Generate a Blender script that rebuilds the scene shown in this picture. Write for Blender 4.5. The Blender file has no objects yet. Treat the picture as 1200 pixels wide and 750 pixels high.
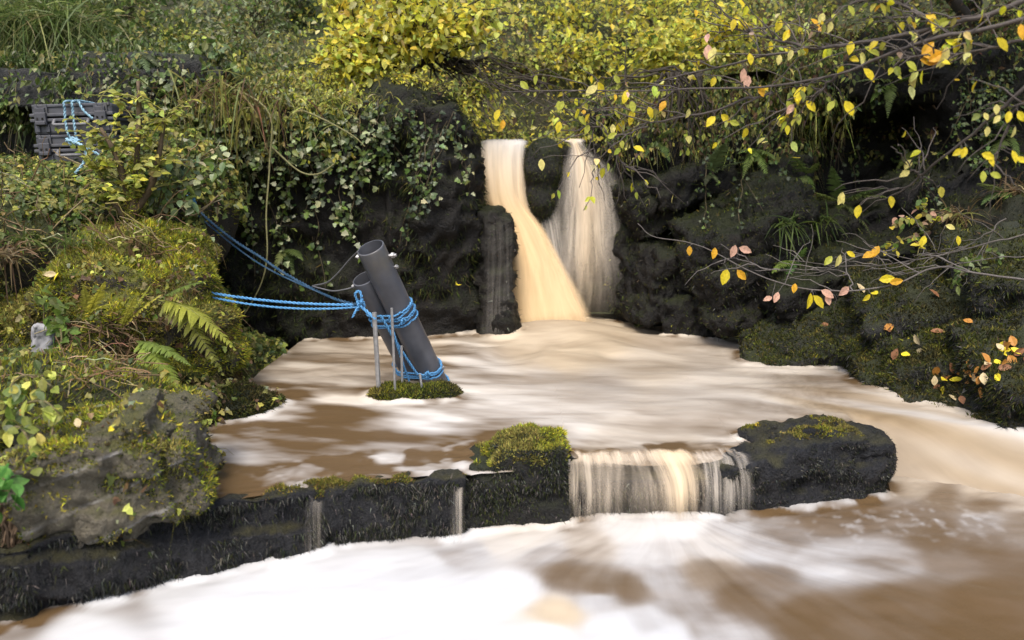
import bpy, bmesh, math, random
import numpy as np
from mathutils import Vector, Matrix, Euler

random.seed(5)
rng = np.random.default_rng(11)
C = bpy.context.scene.collection
FOC = 942.0
PITCH = math.atan(175 / FOC)
CP, SP = math.cos(PITCH), math.sin(PITCH)
ZU, ZL = -1.28, -1.53            # water levels below the eye


# ------------------------------------------------------------------ survey helpers
def ray(px, py):
    X = (px - 600) / FOC
    Y = (375 - py) / FOC
    return np.array([X, CP + Y * SP, -SP + Y * CP])


def P(px, py, d):                 # the place seen at (px, py) that is d metres ahead
    r = ray(px, py)
    return r * (d / r[1])


def W(px, py, z):                 # the place seen at (px, py) on the level z
    r = ray(px, py)
    return r * (z / r[2])


def proj(v):
    f = v[:, 1] * CP - v[:, 2] * SP
    u = v[:, 1] * SP + v[:, 2] * CP
    return 600 + FOC * v[:, 0] / f, 375 - FOC * u / f


# ------------------------------------------------------------------ noise
def _h(ix, iy, iz, s):
    n = (ix.astype(np.uint32) * np.uint32(374761393) + iy.astype(np.uint32) * np.uint32(668265263)
         + iz.astype(np.uint32) * np.uint32(2147483647) + np.uint32(s * 974711 + 13))
    n = (n ^ (n >> np.uint32(13))) * np.uint32(1274126177)
    n = (n ^ (n >> np.uint32(15))) * np.uint32(2246822519)
    n = n ^ (n >> np.uint32(16))
    return n.astype(np.float64) / 4294967295.0


def vnoise(p, s=0):
    p = np.asarray(p, float)
    i = np.floor(p).astype(np.int64)
    f = p - i
    f = f * f * f * (f * (f * 6 - 15) + 10)
    i = i.astype(np.int64) & 0xFFFFFFFF
    x, y, z = i[:, 0], i[:, 1], i[:, 2]
    r = 0
    for a in (0, 1):
        for b in (0, 1):
            for c in (0, 1):
                w = (f[:, 0] if a else 1 - f[:, 0]) * (f[:, 1] if b else 1 - f[:, 1]) * (f[:, 2] if c else 1 - f[:, 2])
                r = r + w * _h((x + a) & 0xFFFFFFFF, (y + b) & 0xFFFFFFFF, (z + c) & 0xFFFFFFFF, s)
    return r * 2 - 1


def fbm(p, o=4, s=0, gain=.5):
    p = np.asarray(p, float)
    a, t, r = 1.0, 0.0, 0
    for k in range(o):
        r = r + a * vnoise(p * (2 ** k) + 17.3 * k, s + k)
        t += a
        a *= gain
    return r / t


def sstep(a, b, x):
    t = np.clip((x - a) / (b - a), 0, 1)
    return t * t * (3 - 2 * t)


# ------------------------------------------------------------------ meshes
def build_mesh(name, V, polys, col=None, attrs=None, smooth=False):
    V = np.asarray(V, np.float32)
    me = bpy.data.meshes.new(name)
    me.vertices.add(len(V))
    me.vertices.foreach_set('co', V.ravel())
    lo, st, off = [], [], 0
    for f in polys:
        f = np.asarray(f, np.int32)
        if len(f) == 0:
            continue
        lo.append(f.ravel())
        st.append(off + np.arange(len(f)) * f.shape[1])
        off += f.size
    lo = np.concatenate(lo)
    st = np.concatenate(st).astype(np.int32)
    me.loops.add(len(lo))
    me.loops.foreach_set('vertex_index', lo)
    me.polygons.add(len(st))
    me.polygons.foreach_set('loop_start', st)
    me.update(calc_edges=True)
    me.polygons.foreach_set('use_smooth', np.full(len(st), smooth, dtype=bool))
    if col is not None:
        a = me.attributes.new('col', 'FLOAT_COLOR', 'POINT')
        c = np.ones((len(V), 4), np.float32)
        c[:, :3] = col
        a.data.foreach_set('color', c.ravel())
    for k, (t, arr) in (attrs or {}).items():
        a = me.attributes.new(k, t, 'POINT')
        a.data.foreach_set('vector' if t == 'FLOAT_VECTOR' else 'value', np.asarray(arr, np.float32).ravel())
    me.update()
    return me


class MB:
    def __init__(s):
        s.V, s.F, s.Cc, s.n = [], {}, [], 0

    def add(s, V, polys, col=(.5, .5, .5)):
        V = np.asarray(V, float)
        for f in polys:
            f = np.asarray(f, np.int64)
            if len(f):
                s.F.setdefault(f.shape[1], []).append(f + s.n)
        s.V.append(V)
        c = np.empty((len(V), 3))
        c[:] = col
        s.Cc.append(c)
        s.n += len(V)

    def tube(s, pts, rad, seg=6, col=(.5, .5, .5), cap=True):
        V, F = tube(pts, rad, seg, cap)
        s.add(V, F, col)

    def empty(s):
        return s.n == 0

    def mesh(s, name, origin=(0, 0, 0), smooth=False):
        return build_mesh(name, np.concatenate(s.V) - np.asarray(origin), [np.concatenate(x) for x in s.F.values()],
                          np.concatenate(s.Cc), smooth=smooth)


def tube(pts, rad, seg=6, cap=True):
    pts = np.asarray(pts, float)
    n = len(pts)
    rad = np.broadcast_to(np.asarray(rad, float), (n,))
    T = np.gradient(pts, axis=0)
    T /= np.linalg.norm(T, axis=1)[:, None] + 1e-12
    a = np.array([0, 0, 1.0]) if abs(T[0][2]) < .9 else np.array([1.0, 0, 0])
    N = np.cross(T[0], a)
    N /= np.linalg.norm(N)
    V = []
    ang = np.arange(seg) * 2 * math.pi / seg
    for i in range(n):
        N = N - T[i] * N.dot(T[i])
        N /= np.linalg.norm(N) + 1e-12
        B = np.cross(T[i], N)
        V.append(pts[i] + rad[i] * (np.cos(ang)[:, None] * N + np.sin(ang)[:, None] * B))
    V = np.concatenate(V)
    i = np.arange(n - 1)[:, None] * seg
    j = np.arange(seg)[None, :]
    k = (j + 1) % seg
    Q = np.stack([i + j, i + k, i + seg + k, i + seg + j], -1).reshape(-1, 4)
    F = [Q]
    if cap:
        F.append(np.arange(seg)[::-1][None, :])
        F.append((np.arange(seg) + (n - 1) * seg)[None, :])
    return V, F


def spline(pts, n):
    pts = np.asarray(pts, float)
    if len(pts) == 2:
        t = np.linspace(0, 1, n)[:, None]
        return pts[0] * (1 - t) + pts[1] * t
    p = np.vstack([2 * pts[0] - pts[1], pts, 2 * pts[-1] - pts[-2]])
    m = len(pts) - 1
    out = []
    for u in np.linspace(0, m - 1e-9, n):
        i = int(u)
        t = u - i
        a, b, c, d = p[i], p[i + 1], p[i + 2], p[i + 3]
        out.append(.5 * (2 * b + (c - a) * t + (2 * a - 5 * b + 4 * c - d) * t * t + (3 * b - a - 3 * c + d) * t ** 3))
    return np.array(out)


def grid_faces(nu, nv):          # nu columns (first index), nv rows
    i = np.arange(nu - 1)[:, None] * nv
    j = np.arange(nv - 1)[None, :]
    return np.stack([i + j, i + nv + j, i + nv + j + 1, i + j + 1], -1).reshape(-1, 4)


# ------------------------------------------------------------------ things and parts
ROOT = {}


def tag(o, label=None, cat=None, group=None, kind=None):
    if label:
        o['label'] = label
    if cat:
        o['category'] = cat
    if group:
        o['group'] = group
    if kind:
        o['kind'] = kind
    return o


def thing(name, label, cat, loc, group=None):
    o = bpy.data.objects.new(name, None)
    o.empty_display_size = .1
    o.location = [float(x) for x in loc]
    C.objects.link(o)
    ROOT[o.name] = np.asarray(loc, float)
    return tag(o, label, cat, group)


def link(name, me, mat, parent=None, loc=None):
    o = bpy.data.objects.new(name, me)
    if mat is not None:
        me.materials.append(mat)
    C.objects.link(o)
    if parent is not None:
        o.parent = parent
        ROOT[o.name] = ROOT[parent.name]
    elif loc is not None:
        o.location = [float(x) for x in loc]
        ROOT[o.name] = np.asarray(loc, float)
    return o


def part(name, mb, mat, parent, smooth=False, kind=None):   # mb in world coordinates
    if isinstance(mb, MB):
        me = mb.mesh(name, ROOT[parent.name], smooth)
    else:                                                   # geo dict
        me = build_mesh(name, mb['v'] - ROOT[parent.name], [mb['f']], smooth=smooth)
    o = link(name, me, mat, parent)
    if kind:
        o['kind'] = kind
    return o


def solo(name, mb, mat, label=None, cat=None, group=None, kind=None, smooth=False):
    if isinstance(mb, MB):
        V = np.concatenate(mb.V)
        b = np.array([V[:, 0].mean(), V[:, 1].mean(), V[:, 2].min()])
        me = mb.mesh(name, b, smooth)
    else:
        b = np.array([mb['v'][:, 0].mean(), mb['v'][:, 1].mean(), mb['v'][:, 2].min()])
        me = build_mesh(name, mb['v'] - b, [mb['f']], smooth=smooth)
    return tag(link(name, me, mat, None, b), label, cat, group, kind)


# ------------------------------------------------------------------ rock masses
def prim_e(c, r, rot=(0, 0, 0)):
    return ('e', np.asarray(c, float), r, rot)


def prim_b(c, h, rot=(0, 0, 0)):
    return ('b', np.asarray(c, float), h, rot)


def ledge_b(a, b, depth, zb, zt, lean=0.0):       # block whose front top edge runs a -> b
    a = np.array(a[:2]); b = np.array(b[:2])
    d = b - a
    L = np.linalg.norm(d)
    ang = math.atan2(d[1], d[0])
    nrm = np.array([-d[1], d[0]]) / L
    c = (a + b) / 2 + nrm * depth / 2
    return ('b', np.array([c[0], c[1], (zb + zt) / 2]), (L / 2 + .03, depth / 2, (zt - zb) / 2), (lean, 0, ang))


def mass(prims, voxel=.03, smooth=4, disp=((.05, .35, 4), (.02, .08, 3)), seed=0, strata=None):
    bm = bmesh.new()
    for k, c, r, rot in prims:
        M = Matrix.Translation(Vector(c)) @ Euler(rot).to_matrix().to_4x4() @ Matrix.Diagonal((r[0], r[1], r[2], 1))
        if k == 'e':
            bmesh.ops.create_icosphere(bm, subdivisions=4, radius=1, matrix=M)
        else:
            bmesh.ops.create_cube(bm, size=2, matrix=M)
    me = bpy.data.meshes.new('tmp')
    bm.to_mesh(me)
    bm.free()
    ob = bpy.data.objects.new('tmp', me)
    C.objects.link(ob)
    m = ob.modifiers.new('r', 'REMESH')
    m.mode = 'VOXEL'
    m.voxel_size = voxel
    if smooth:
        s = ob.modifiers.new('s', 'SMOOTH')
        s.iterations = smooth
        s.factor = .5
    dg = bpy.context.evaluated_depsgraph_get()
    ev = ob.evaluated_get(dg)
    e = ev.to_mesh()
    n = len(e.vertices)
    v = np.empty(n * 3, np.float32)
    e.vertices.foreach_get('co', v)
    v = v.reshape(-1, 3).astype(float)
    e.calc_loop_triangles()
    t = np.empty(len(e.loop_triangles) * 3, np.int32)
    e.loop_triangles.foreach_get('vertices', t)
    t = t.reshape(-1, 3)
    ev.to_mesh_clear()
    bpy.data.objects.remove(ob)
    bpy.data.meshes.remove(me)
    nr = vnormals(v, t)
    d = 0
    for q in disp:
        amp, sc, oc = q[:3]
        x = fbm(v / sc, oc, seed)
        if len(q) > 3:                         # ridged: chipped, angular rock
            x = 1 - 2 * np.abs(x) * 1.6
        d = d + amp * x
    if strata:
        amp, h = strata
        w = np.stack([v[:, 0] * .6, v[:, 1] * .6, (v[:, 2] + .12 * v[:, 0]) / h], 1)
        q = vnoise(w, seed + 9)
        d = d + amp * np.sign(q) * np.abs(q) ** .4 * (1 - np.abs(nr[:, 2]))
    v = v + nr * np.asarray(d)[:, None]
    return {'v': v, 'f': t, 'n': vnormals(v, t)}


def vnormals(v, t):
    fn = np.cross(v[t[:, 1]] - v[t[:, 0]], v[t[:, 2]] - v[t[:, 0]])
    n = np.zeros_like(v)
    for k in range(3):
        np.add.at(n, t[:, k], fn)
    return n / (np.linalg.norm(n, axis=1)[:, None] + 1e-12)


def scatter(geo, n, mask=None, zmin=-9., seen=True):
    v, t = geo['v'], geo['f']
    a, b, c = v[t[:, 0]], v[t[:, 1]], v[t[:, 2]]
    fn = np.cross(b - a, c - a)
    ar = np.linalg.norm(fn, axis=1)
    fn = fn / (ar[:, None] + 1e-12)
    ce = (a + b + c) / 3
    w = ar.copy()
    if seen:                                  # only the sides that someone near the viewpoint can see
        toc = -ce / np.linalg.norm(ce, axis=1)[:, None]
        w *= ((fn * toc).sum(1) > -.25)
    w *= ce[:, 2] > zmin
    if mask is not None:
        w *= mask(ce, fn)
    if w.sum() <= 0:
        return np.zeros((0, 3)), np.zeros((0, 3))
    i = rng.choice(len(t), n, p=w / w.sum())
    u, q = rng.random(n), rng.random(n)
    s = np.sqrt(u)
    pos = a[i] * (1 - s)[:, None] + b[i] * (s * (1 - q))[:, None] + c[i] * (s * q)[:, None]
    vn = geo['n'][t[i, 0]]
    return pos, vn


# ------------------------------------------------------------------ leaves
KITE = (np.array([(0, 0, 0), (-.3, .45, .08), (0, 1, -.05), (.3, .45, .08)]), [np.array([(0, 2, 1), (0, 3, 2)])])
BEECH = (np.array([(0, 0, 0), (-.24, .2, .05), (-.34, .48, .07), (-.2, .8, .03), (0, 1, -.06), (.2, .8, .03), (.34, .48, .07),
                   (.24, .2, .05), (0, .25, 0), (0, .5, 0), (0, .78, -.02)]),
         [np.array([(0, 8, 1), (0, 7, 8)]), np.array([(1, 8, 9, 2), (2, 9, 10, 3), (8, 7, 6, 9), (9, 6, 5, 10)]),
          np.array([(3, 10, 4), (10, 5, 4)])])
IVY = (np.array([(0, 0, 0), (-.5, .12, .03), (-.28, .42, .05), (-.36, .62, .02), (0, 1, -.06), (.36, .62, .02), (.28, .42, .05),
                 (.5, .12, .03), (0, .4, 0)]),
       [np.array([(0, 8, 1), (1, 8, 2), (2, 8, 3), (3, 8, 4), (4, 8, 5), (5, 8, 6), (6, 8, 7), (7, 8, 0)])])
BLADE = (np.array([(-.5, 0, 0), (.5, 0, 0), (-.38, .45, .0), (.38, .45, .0), (0, 1, -.0)]),
         [np.array([(0, 1, 3, 2)]), np.array([(2, 3, 4)])])
SPIKE = (np.array([(-.5, 0, 0), (.5, 0, 0), (0, 1, 0)]), [np.array([(0, 1, 2)])])


def unit(v):
    return v / (np.linalg.norm(v, axis=-1, keepdims=True) + 1e-12)


def leaves(mb, tmpl, pos, tip, nrm, size, col, width=None, droop=None):
    """one leaf per position: tip direction, face normal, length, colour"""
    n = len(pos)
    if n == 0:
        return
    T, polys = tmpl
    y = unit(np.asarray(tip, float))
    x = unit(np.cross(y, nrm))
    z = np.cross(x, y)
    size = np.broadcast_to(np.asarray(size, float), (n,))
    width = size if width is None else np.broadcast_to(np.asarray(width, float), (n,))
    V = (pos[:, None, :] + T[None, :, 0, None] * x[:, None, :] * width[:, None, None]
         + T[None, :, 1, None] * y[:, None, :] * size[:, None, None] + T[None, :, 2, None] * z[:, None, :] * size[:, None, None])
    if droop is not None:
        V[:, :, 2] -= (T[None, :, 1] ** 2) * (np.broadcast_to(droop, (n,)) * size)[:, None]
    k = len(T)
    off = np.arange(n)[:, None, None] * k
    cc = np.empty((n, 3))
    cc[:] = col
    mb.add(V.reshape(-1, 3), [(f[None] + off).reshape(-1, f.shape[1]) for f in polys], np.repeat(cc, k, 0))


def rdir(n):
    v = rng.normal(size=(n, 3))
    return unit(v)


def pick(n, pal, jit=.18):
    """pal = [(weight, (r,g,b)), ...]"""
    w = np.array([p[0] for p in pal], float)
    c = np.array([p[1] for p in pal])
    i = rng.choice(len(pal), n, p=w / w.sum())
    return np.clip(c[i] * np.exp(rng.normal(0, jit, (n, 1))) * np.exp(rng.normal(0, jit * .4, (n, 3))), .002, .8)


YEL, YEL2, LIME, OLIVE = (.66, .58, .07), (.58, .47, .07), (.48, .49, .10), (.27, .255, .075)
GRN, MID, DRK, BRN, PINK, PALE = (.11, .155, .032), (.06, .09, .022), (.022, .038, .013), (.13, .08, .04), (.5, .3, .2), (.27, .30, .16)


# ------------------------------------------------------------------ materials
def nodes(name):
    m = bpy.data.materials.new(name)
    m.use_nodes = True
    nt = m.node_tree
    nt.nodes.clear()
    out = nt.nodes.new('ShaderNodeOutputMaterial')
    return m, nt, out


def N(nt, t, **kw):
    n = nt.nodes.new('ShaderNode' + t)
    for k, v in kw.items():
        if k.startswith('i_'):
            n.inputs[k[2:].replace('_', ' ')].default_value = v
        else:
            setattr(n, k, v)
    return n


def ramp(nt, fac, stops):
    r = N(nt, 'ValToRGB')
    e = r.color_ramp.elements
    while len(e) < len(stops):
        e.new(.5)
    for q, (p, c) in zip(e, stops):
        q.position = p
        q.color = (*c, 1) if hasattr(c, '__len__') else (c, c, c, 1)
    nt.links.new(fac, r.inputs[0])
    return r.outputs[0]


def mixc(nt, fac, a, b, mode='MIX'):
    m = N(nt, 'Mix', data_type='RGBA', blend_type=mode)
    for sock, val in ((m.inputs[0], fac), (m.inputs[6], a), (m.inputs[7], b)):
        if hasattr(val, 'links'):
            nt.links.new(val, sock)
        elif hasattr(val, '__len__'):
            sock.default_value = (*val, 1)
        else:
            sock.default_value = val
    return m.outputs[2]


def math_(nt, op, a, b=None, c=None):
    m = N(nt, 'Math', operation=op)
    for s, v in zip(m.inputs, (a, b, c)):
        if v is None:
            continue
        if hasattr(v, 'links'):
            nt.links.new(v, s)
        else:
            s.default_value = v
    return m.outputs[0]


def leaf_material(name, trans=.35, rough=.5, spec=.4):
    m, nt, out = nodes(name)
    a = N(nt, 'Attribute', attribute_name='col')
    g = N(nt, 'NewGeometry')
    nz = N(nt, 'TexNoise', i_Scale=90., i_Detail=2.)
    nt.links.new(g.outputs['Position'], nz.inputs['Vector'])
    v = math_(nt, 'MULTIPLY_ADD', nz.outputs['Fac'], .9, .55)
    cc = mixc(nt, 1., a.outputs['Color'], v, 'MULTIPLY')
    b = N(nt, 'BsdfPrincipled', i_Roughness=rough)
    b.inputs['Specular IOR Level'].default_value = spec
    nt.links.new(cc, b.inputs['Base Color'])
    if trans > 0:
        t = N(nt, 'BsdfTranslucent')
        nt.links.new(cc, t.inputs['Color'])
        mx = N(nt, 'MixShader')
        mx.inputs[0].default_value = trans
        nt.links.new(b.outputs[0], mx.inputs[1])
        nt.links.new(t.outputs[0], mx.inputs[2])
        nt.links.new(mx.outputs[0], out.inputs[0])
    else:
        nt.links.new(b.outputs[0], out.inputs[0])
    return m


def rock_material(name, dark, light, moss=(.05, .055, .012), moss2=(.02, .03, .008), lo=.15, hi=.75, scale=5., rough=.55, bump=.6,
                  vein=None, spec=.4, streak=0):
    m, nt, out = nodes(name)
    g = N(nt, 'NewGeometry')
    pos = g.outputs['Position']
    mp = N(nt, 'Mapping')
    mp.inputs['Scale'].default_value = (1, 1, .4 if streak else 1)
    nt.links.new(pos, mp.inputs['Vector'])
    n1 = N(nt, 'TexNoise', i_Scale=scale, i_Detail=8., i_Roughness=.65)
    n2 = N(nt, 'TexNoise', i_Scale=scale * 9, i_Detail=6., i_Roughness=.7)
    n3 = N(nt, 'TexNoise', i_Scale=scale * .8, i_Detail=5.)
    n4 = N(nt, 'TexVoronoi', i_Scale=scale * 22)
    for n in (n1, n2, n4):
        nt.links.new(mp.outputs[0], n.inputs['Vector'])
    nt.links.new(pos, n3.inputs['Vector'])
    base = ramp(nt, n1.outputs['Fac'], ((.3, dark), (.72, light)))
    base = mixc(nt, .6, base, ramp(nt, n2.outputs['Fac'], ((.3, .35), (.7, 1.))), 'MULTIPLY')
    if vein:
        sx = N(nt, 'SeparateXYZ')
        nt.links.new(pos, sx.inputs[0])
        w = math_(nt, 'MULTIPLY_ADD', sx.outputs[0], vein[0], sx.outputs[2])
        w = math_(nt, 'ADD', w, math_(nt, 'MULTIPLY', n1.outputs['Fac'], .06))
        w = math_(nt, 'FRACT', math_(nt, 'MULTIPLY', w, vein[1]))
        k = ramp(nt, w, ((.0, 0), (.44, 0), (.5, .6), (.58, 0)))
        k = mixc(nt, 1., k, ramp(nt, n3.outputs['Fac'], ((.45, 0.), (.6, 1.))), 'MULTIPLY')
        base = mixc(nt, k, base, vein[2])
    sn = N(nt, 'SeparateXYZ')
    nt.links.new(g.outputs['Normal'], sn.inputs[0])
    f = math_(nt, 'ADD', math_(nt, 'MULTIPLY', sn.outputs[2], .7), math_(nt, 'MULTIPLY_ADD', n3.outputs['Fac'], 1.6, -.8))
    f = ramp(nt, f, ((lo, 0.), (hi, 1.)))
    mc = mixc(nt, n2.outputs['Fac'], moss2, moss)
    colr = mixc(nt, f, base, mc)
    b = N(nt, 'BsdfPrincipled')
    b.inputs['Specular IOR Level'].default_value = spec
    nt.links.new(colr, b.inputs['Base Color'])
    nt.links.new(math_(nt, 'MULTIPLY_ADD', n2.outputs['Fac'], .35, rough - .15), b.inputs['Roughness'])
    bu = N(nt, 'Bump', i_Strength=bump, i_Distance=.05)
    h = math_(nt, 'ADD', math_(nt, 'MULTIPLY', n2.outputs['Fac'], .7), n1.outputs['Fac'])
    h = math_(nt, 'ADD', h, math_(nt, 'MULTIPLY', n4.outputs['Distance'], .12))
    nt.links.new(h, bu.inputs['Height'])
    nt.links.new(bu.outputs[0], b.inputs['Normal'])
    nt.links.new(b.outputs[0], out.inputs[0])
    return m


def plain(name, colr, rough=.4, spec=.5, metal=0., var=.25, scale=30., dirt=None, bump=.0):
    m, nt, out = nodes(name)
    g = N(nt, 'TexCoord')
    n = N(nt, 'TexNoise', i_Scale=scale, i_Detail=6.)
    nt.links.new(g.outputs['Object'], n.inputs['Vector'])
    c = mixc(nt, 1., colr, ramp(nt, n.outputs['Fac'], ((.3, 1 - var), (.7, 1.))), 'MULTIPLY')
    if dirt:
        n2 = N(nt, 'TexNoise', i_Scale=scale * .3, i_Detail=8., i_Roughness=.7)
        nt.links.new(g.outputs['Object'], n2.inputs['Vector'])
        c = mixc(nt, ramp(nt, n2.outputs['Fac'], ((.52, 0.), (.75, .7))), c, dirt)
    b = N(nt, 'BsdfPrincipled', i_Metallic=metal)
    b.inputs['Specular IOR Level'].default_value = spec
    nt.links.new(c, b.inputs['Base Color'])
    nt.links.new(math_(nt, 'MULTIPLY_ADD', n.outputs['Fac'], .3, rough - .15), b.inputs['Roughness'])
    if bump:
        bu = N(nt, 'Bump', i_Strength=bump, i_Distance=.005)
        nt.links.new(n.outputs['Fac'], bu.inputs['Height'])
        nt.links.new(bu.outputs[0], b.inputs['Normal'])
    nt.links.new(b.outputs[0], out.inputs[0])
    return m


def water_material(name):
    """silky running water: brown body, cream foam drawn out along the flow"""
    m, nt, out = nodes(name)
    fo = N(nt, 'Attribute', attribute_name='foam')
    ta = N(nt, 'Attribute', attribute_name='tan')
    fl = N(nt, 'Attribute', attribute_name='flow')
    n1 = N(nt, 'TexNoise', i_Scale=1., i_Detail=5., i_Roughness=.55)
    nt.links.new(fl.outputs['Vector'], n1.inputs['Vector'])
    mp = N(nt, 'Mapping')
    mp.inputs['Scale'].default_value = (3.6, 1.5, 3.6)
    nt.links.new(fl.outputs['Vector'], mp.inputs[0])
    n2 = N(nt, 'TexNoise', i_Scale=1., i_Detail=3.)
    nt.links.new(mp.outputs[0], n2.inputs['Vector'])
    s = math_(nt, 'ADD', math_(nt, 'MULTIPLY_ADD', n1.outputs['Fac'], 1., -.5), math_(nt, 'MULTIPLY_ADD', n2.outputs['Fac'], .7, -.35))
    f = fo.outputs['Fac']
    amp = math_(nt, 'MULTIPLY_ADD', math_(nt, 'MULTIPLY', f, math_(nt, 'SUBTRACT', 1., f)), 1.35, .06)   # most streaks half way
    f2 = N(nt, 'Clamp')
    nt.links.new(math_(nt, 'ADD', f, math_(nt, 'MULTIPLY', s, amp)), f2.inputs[0])
    foamc = mixc(nt, ta.outputs['Fac'], (.49, .495, .495), (.49, .385, .24))
    body = mixc(nt, n1.outputs['Fac'], (.080, .050, .023), (.116, .074, .036))
    c = mixc(nt, f2.outputs[0], body, foamc)
    b = N(nt, 'BsdfPrincipled')
    b.inputs['IOR'].default_value = 1.33
    b.inputs['Specular IOR Level'].default_value = .3
    nt.links.new(c, b.inputs['Base Color'])
    nt.links.new(math_(nt, 'MULTIPLY_ADD', f2.outputs[0], .45, .3), b.inputs['Roughness'])
    bu = N(nt, 'Bump', i_Strength=.25, i_Distance=.02)
    nt.links.new(n1.outputs['Fac'], bu.inputs['Height'])
    nt.links.new(bu.outputs[0], b.inputs['Normal'])
    nt.links.new(b.outputs[0], out.inputs[0])
    return m


def fall_material(name, contrast=1.6, trans=.3):
    m, nt, out = nodes(name)
    op = N(nt, 'Attribute', attribute_name='op')
    ta = N(nt, 'Attribute', attribute_name='tan')
    fl = N(nt, 'Attribute', attribute_name='flow')
    n1 = N(nt, 'TexNoise', i_Scale=1., i_Detail=4., i_Roughness=.6)
    nt.links.new(fl.outputs['Vector'], n1.inputs['Vector'])
    s = math_(nt, 'MULTIPLY', math_(nt, 'SUBTRACT', n1.outputs['Fac'], .5), contrast)
    o = op.outputs['Fac']
    amp = math_(nt, 'MULTIPLY', math_(nt, 'MULTIPLY', o, math_(nt, 'SUBTRACT', 1.02, o)), 4.)
    a = N(nt, 'Clamp')
    nt.links.new(math_(nt, 'ADD', o, math_(nt, 'MULTIPLY', s, amp)), a.inputs[0])
    c = mixc(nt, ta.outputs['Fac'], (.80, .775, .73), (.74, .53, .27))
    c = mixc(nt, .12, c, ramp(nt, n1.outputs['Fac'], ((.35, .6), (.6, 1.))), 'MULTIPLY')
    d = N(nt, 'BsdfPrincipled', i_Roughness=.6)
    t = N(nt, 'BsdfTranslucent')
    nt.links.new(c, d.inputs['Base Color'])
    nt.links.new(c, t.inputs['Color'])
    mx = N(nt, 'MixShader')
    mx.inputs[0].default_value = trans
    nt.links.new(d.outputs[0], mx.inputs[1])
    nt.links.new(t.outputs[0], mx.inputs[2])
    # spray scatters light from all round, so it is shaded as a cloud that looks mostly upwards
    g = N(nt, 'NewGeometry')
    nm = N(nt, 'VectorMath', operation='MULTIPLY_ADD')
    nt.links.new(g.outputs['Normal'], nm.inputs[0])
    nm.inputs[1].default_value = (.35, .35, .35)
    nm.inputs[2].default_value = (-.1, -.25, .8)
    nn = N(nt, 'VectorMath', operation='NORMALIZE')
    nt.links.new(nm.outputs[0], nn.inputs[0])
    nt.links.new(nn.outputs[0], d.inputs['Normal'])
    tr = N(nt, 'BsdfTransparent')
    m2 = N(nt, 'MixShader')
    nt.links.new(a.outputs[0], m2.inputs[0])
    nt.links.new(tr.outputs[0], m2.inputs[1])
    nt.links.new(mx.outputs[0], m2.inputs[2])
    nt.links.new(m2.outputs[0], out.inputs[0])
    return m


LEAF = leaf_material('leaf', .5, .5, .35)
GLOSSY = leaf_material('glossy_leaf', .2, .42, .4)
MOSS = leaf_material('moss', .2, .8, .15)
HAIR = leaf_material('wet_moss', .0, .4, .5)
WOOD = leaf_material('bark', .0, .75, .3)
R_WET = rock_material('wet_black_rock', (.004, .004, .004), (.016, .0135, .010), moss=(.022, .026, .008), moss2=(.008, .010, .003), lo=.1, hi=.8, scale=3., rough=.55, bump=.7, spec=.22)
R_LEDGE = rock_material('ledge_rock', (.006, .0065, .008), (.028, .028, .030), moss=(.06, .055, .02), moss2=(.03, .028, .012), lo=.45, hi=.9, scale=5., rough=.42, bump=.8, spec=.3)
R_MOSS = rock_material('mossy_rock', (.02, .017, .012), (.07, .06, .045), moss=(.16, .155, .02), moss2=(.06, .07, .012), lo=-.25, hi=.35, scale=5., rough=.75, bump=.9)
R_DMOSS = rock_material('dark_mossy_rock', (.006, .006, .005), (.018, .017, .014), moss=(.03, .036, .010), moss2=(.011, .015, .005), lo=.0, hi=.8, scale=5., rough=.7, bump=.9)
R_SLAB = rock_material('layered_stone', (.055, .047, .032), (.22, .195, .14), moss=(.09, .085, .02), moss2=(.04, .042, .014), lo=.25, hi=.8, scale=4., rough=.6, bump=.9,
                       vein=(-.42, 7., (.36, .35, .34)))
R_GMOSS = rock_material('green_mossy_rock', (.012, .013, .011), (.035, .034, .03), moss=(.035, .040, .010), moss2=(.014, .018, .005), lo=-.1, hi=.7, scale=5., rough=.7, bump=.9)
R_WALL = rock_material('wall_stone', (.015, .015, .015), (.05, .05, .047), moss=(.03, .035, .012), moss2=(.015, .02, .007), lo=.25, hi=.9, scale=5., rough=.6, bump=.8)
SOIL = rock_material('bank_soil', (.014, .012, .008), (.04, .033, .02), moss=(.05, .055, .014), moss2=(.02, .028, .008), lo=-.1, hi=.6, scale=3., rough=.85, bump=.8)
WATER = water_material('stream_water')
FALL = fall_material('falling_water', 1.45)
THIN = fall_material('thin_falling_water', 2.6)


from mathutils.bvhtree import BVHTree


def bvh(*geos):
    V, Fc, n = [], [], 0
    for g in geos:
        V.append(g['v']); Fc.append(g['f'] + n); n += len(g['v'])
    return BVHTree.FromPolygons(np.concatenate(V).tolist(), np.concatenate(Fc).tolist())

# =================================================================== THE SETTING
def terr_z(x, y):
    """the valley sides above the gorge"""
    p = np.stack([x * .35, y * .35, np.zeros_like(x)], 1)
    left = .42 + .10 * np.clip(-x - 1, 0, 5)
    z = left + .75 * np.clip(y - 7.3, 0, 9) + .22 * np.clip(y - 9.5, 0, 30) + .18 * fbm(p, 4, 3) + .05 * fbm(p * 6, 3, 4)
    ch = np.exp(-((x - .25 - .12 * (y - 7)) / .75) ** 2) * sstep(8.6, 7.6, y)      # the notch that the stream comes down
    z = z * (1 - ch) + .05 * ch
    right = sstep(.9, 1.8, x)
    z = z + right * .35 * sstep(8.2, 7.0, y)
    m = sstep(7.65, 7.4, y) * sstep(1.15, .85, np.abs(x - .25))         # the rock step of the falls stands here instead
    return z * (1 - m) - 1.2 * m


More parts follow.
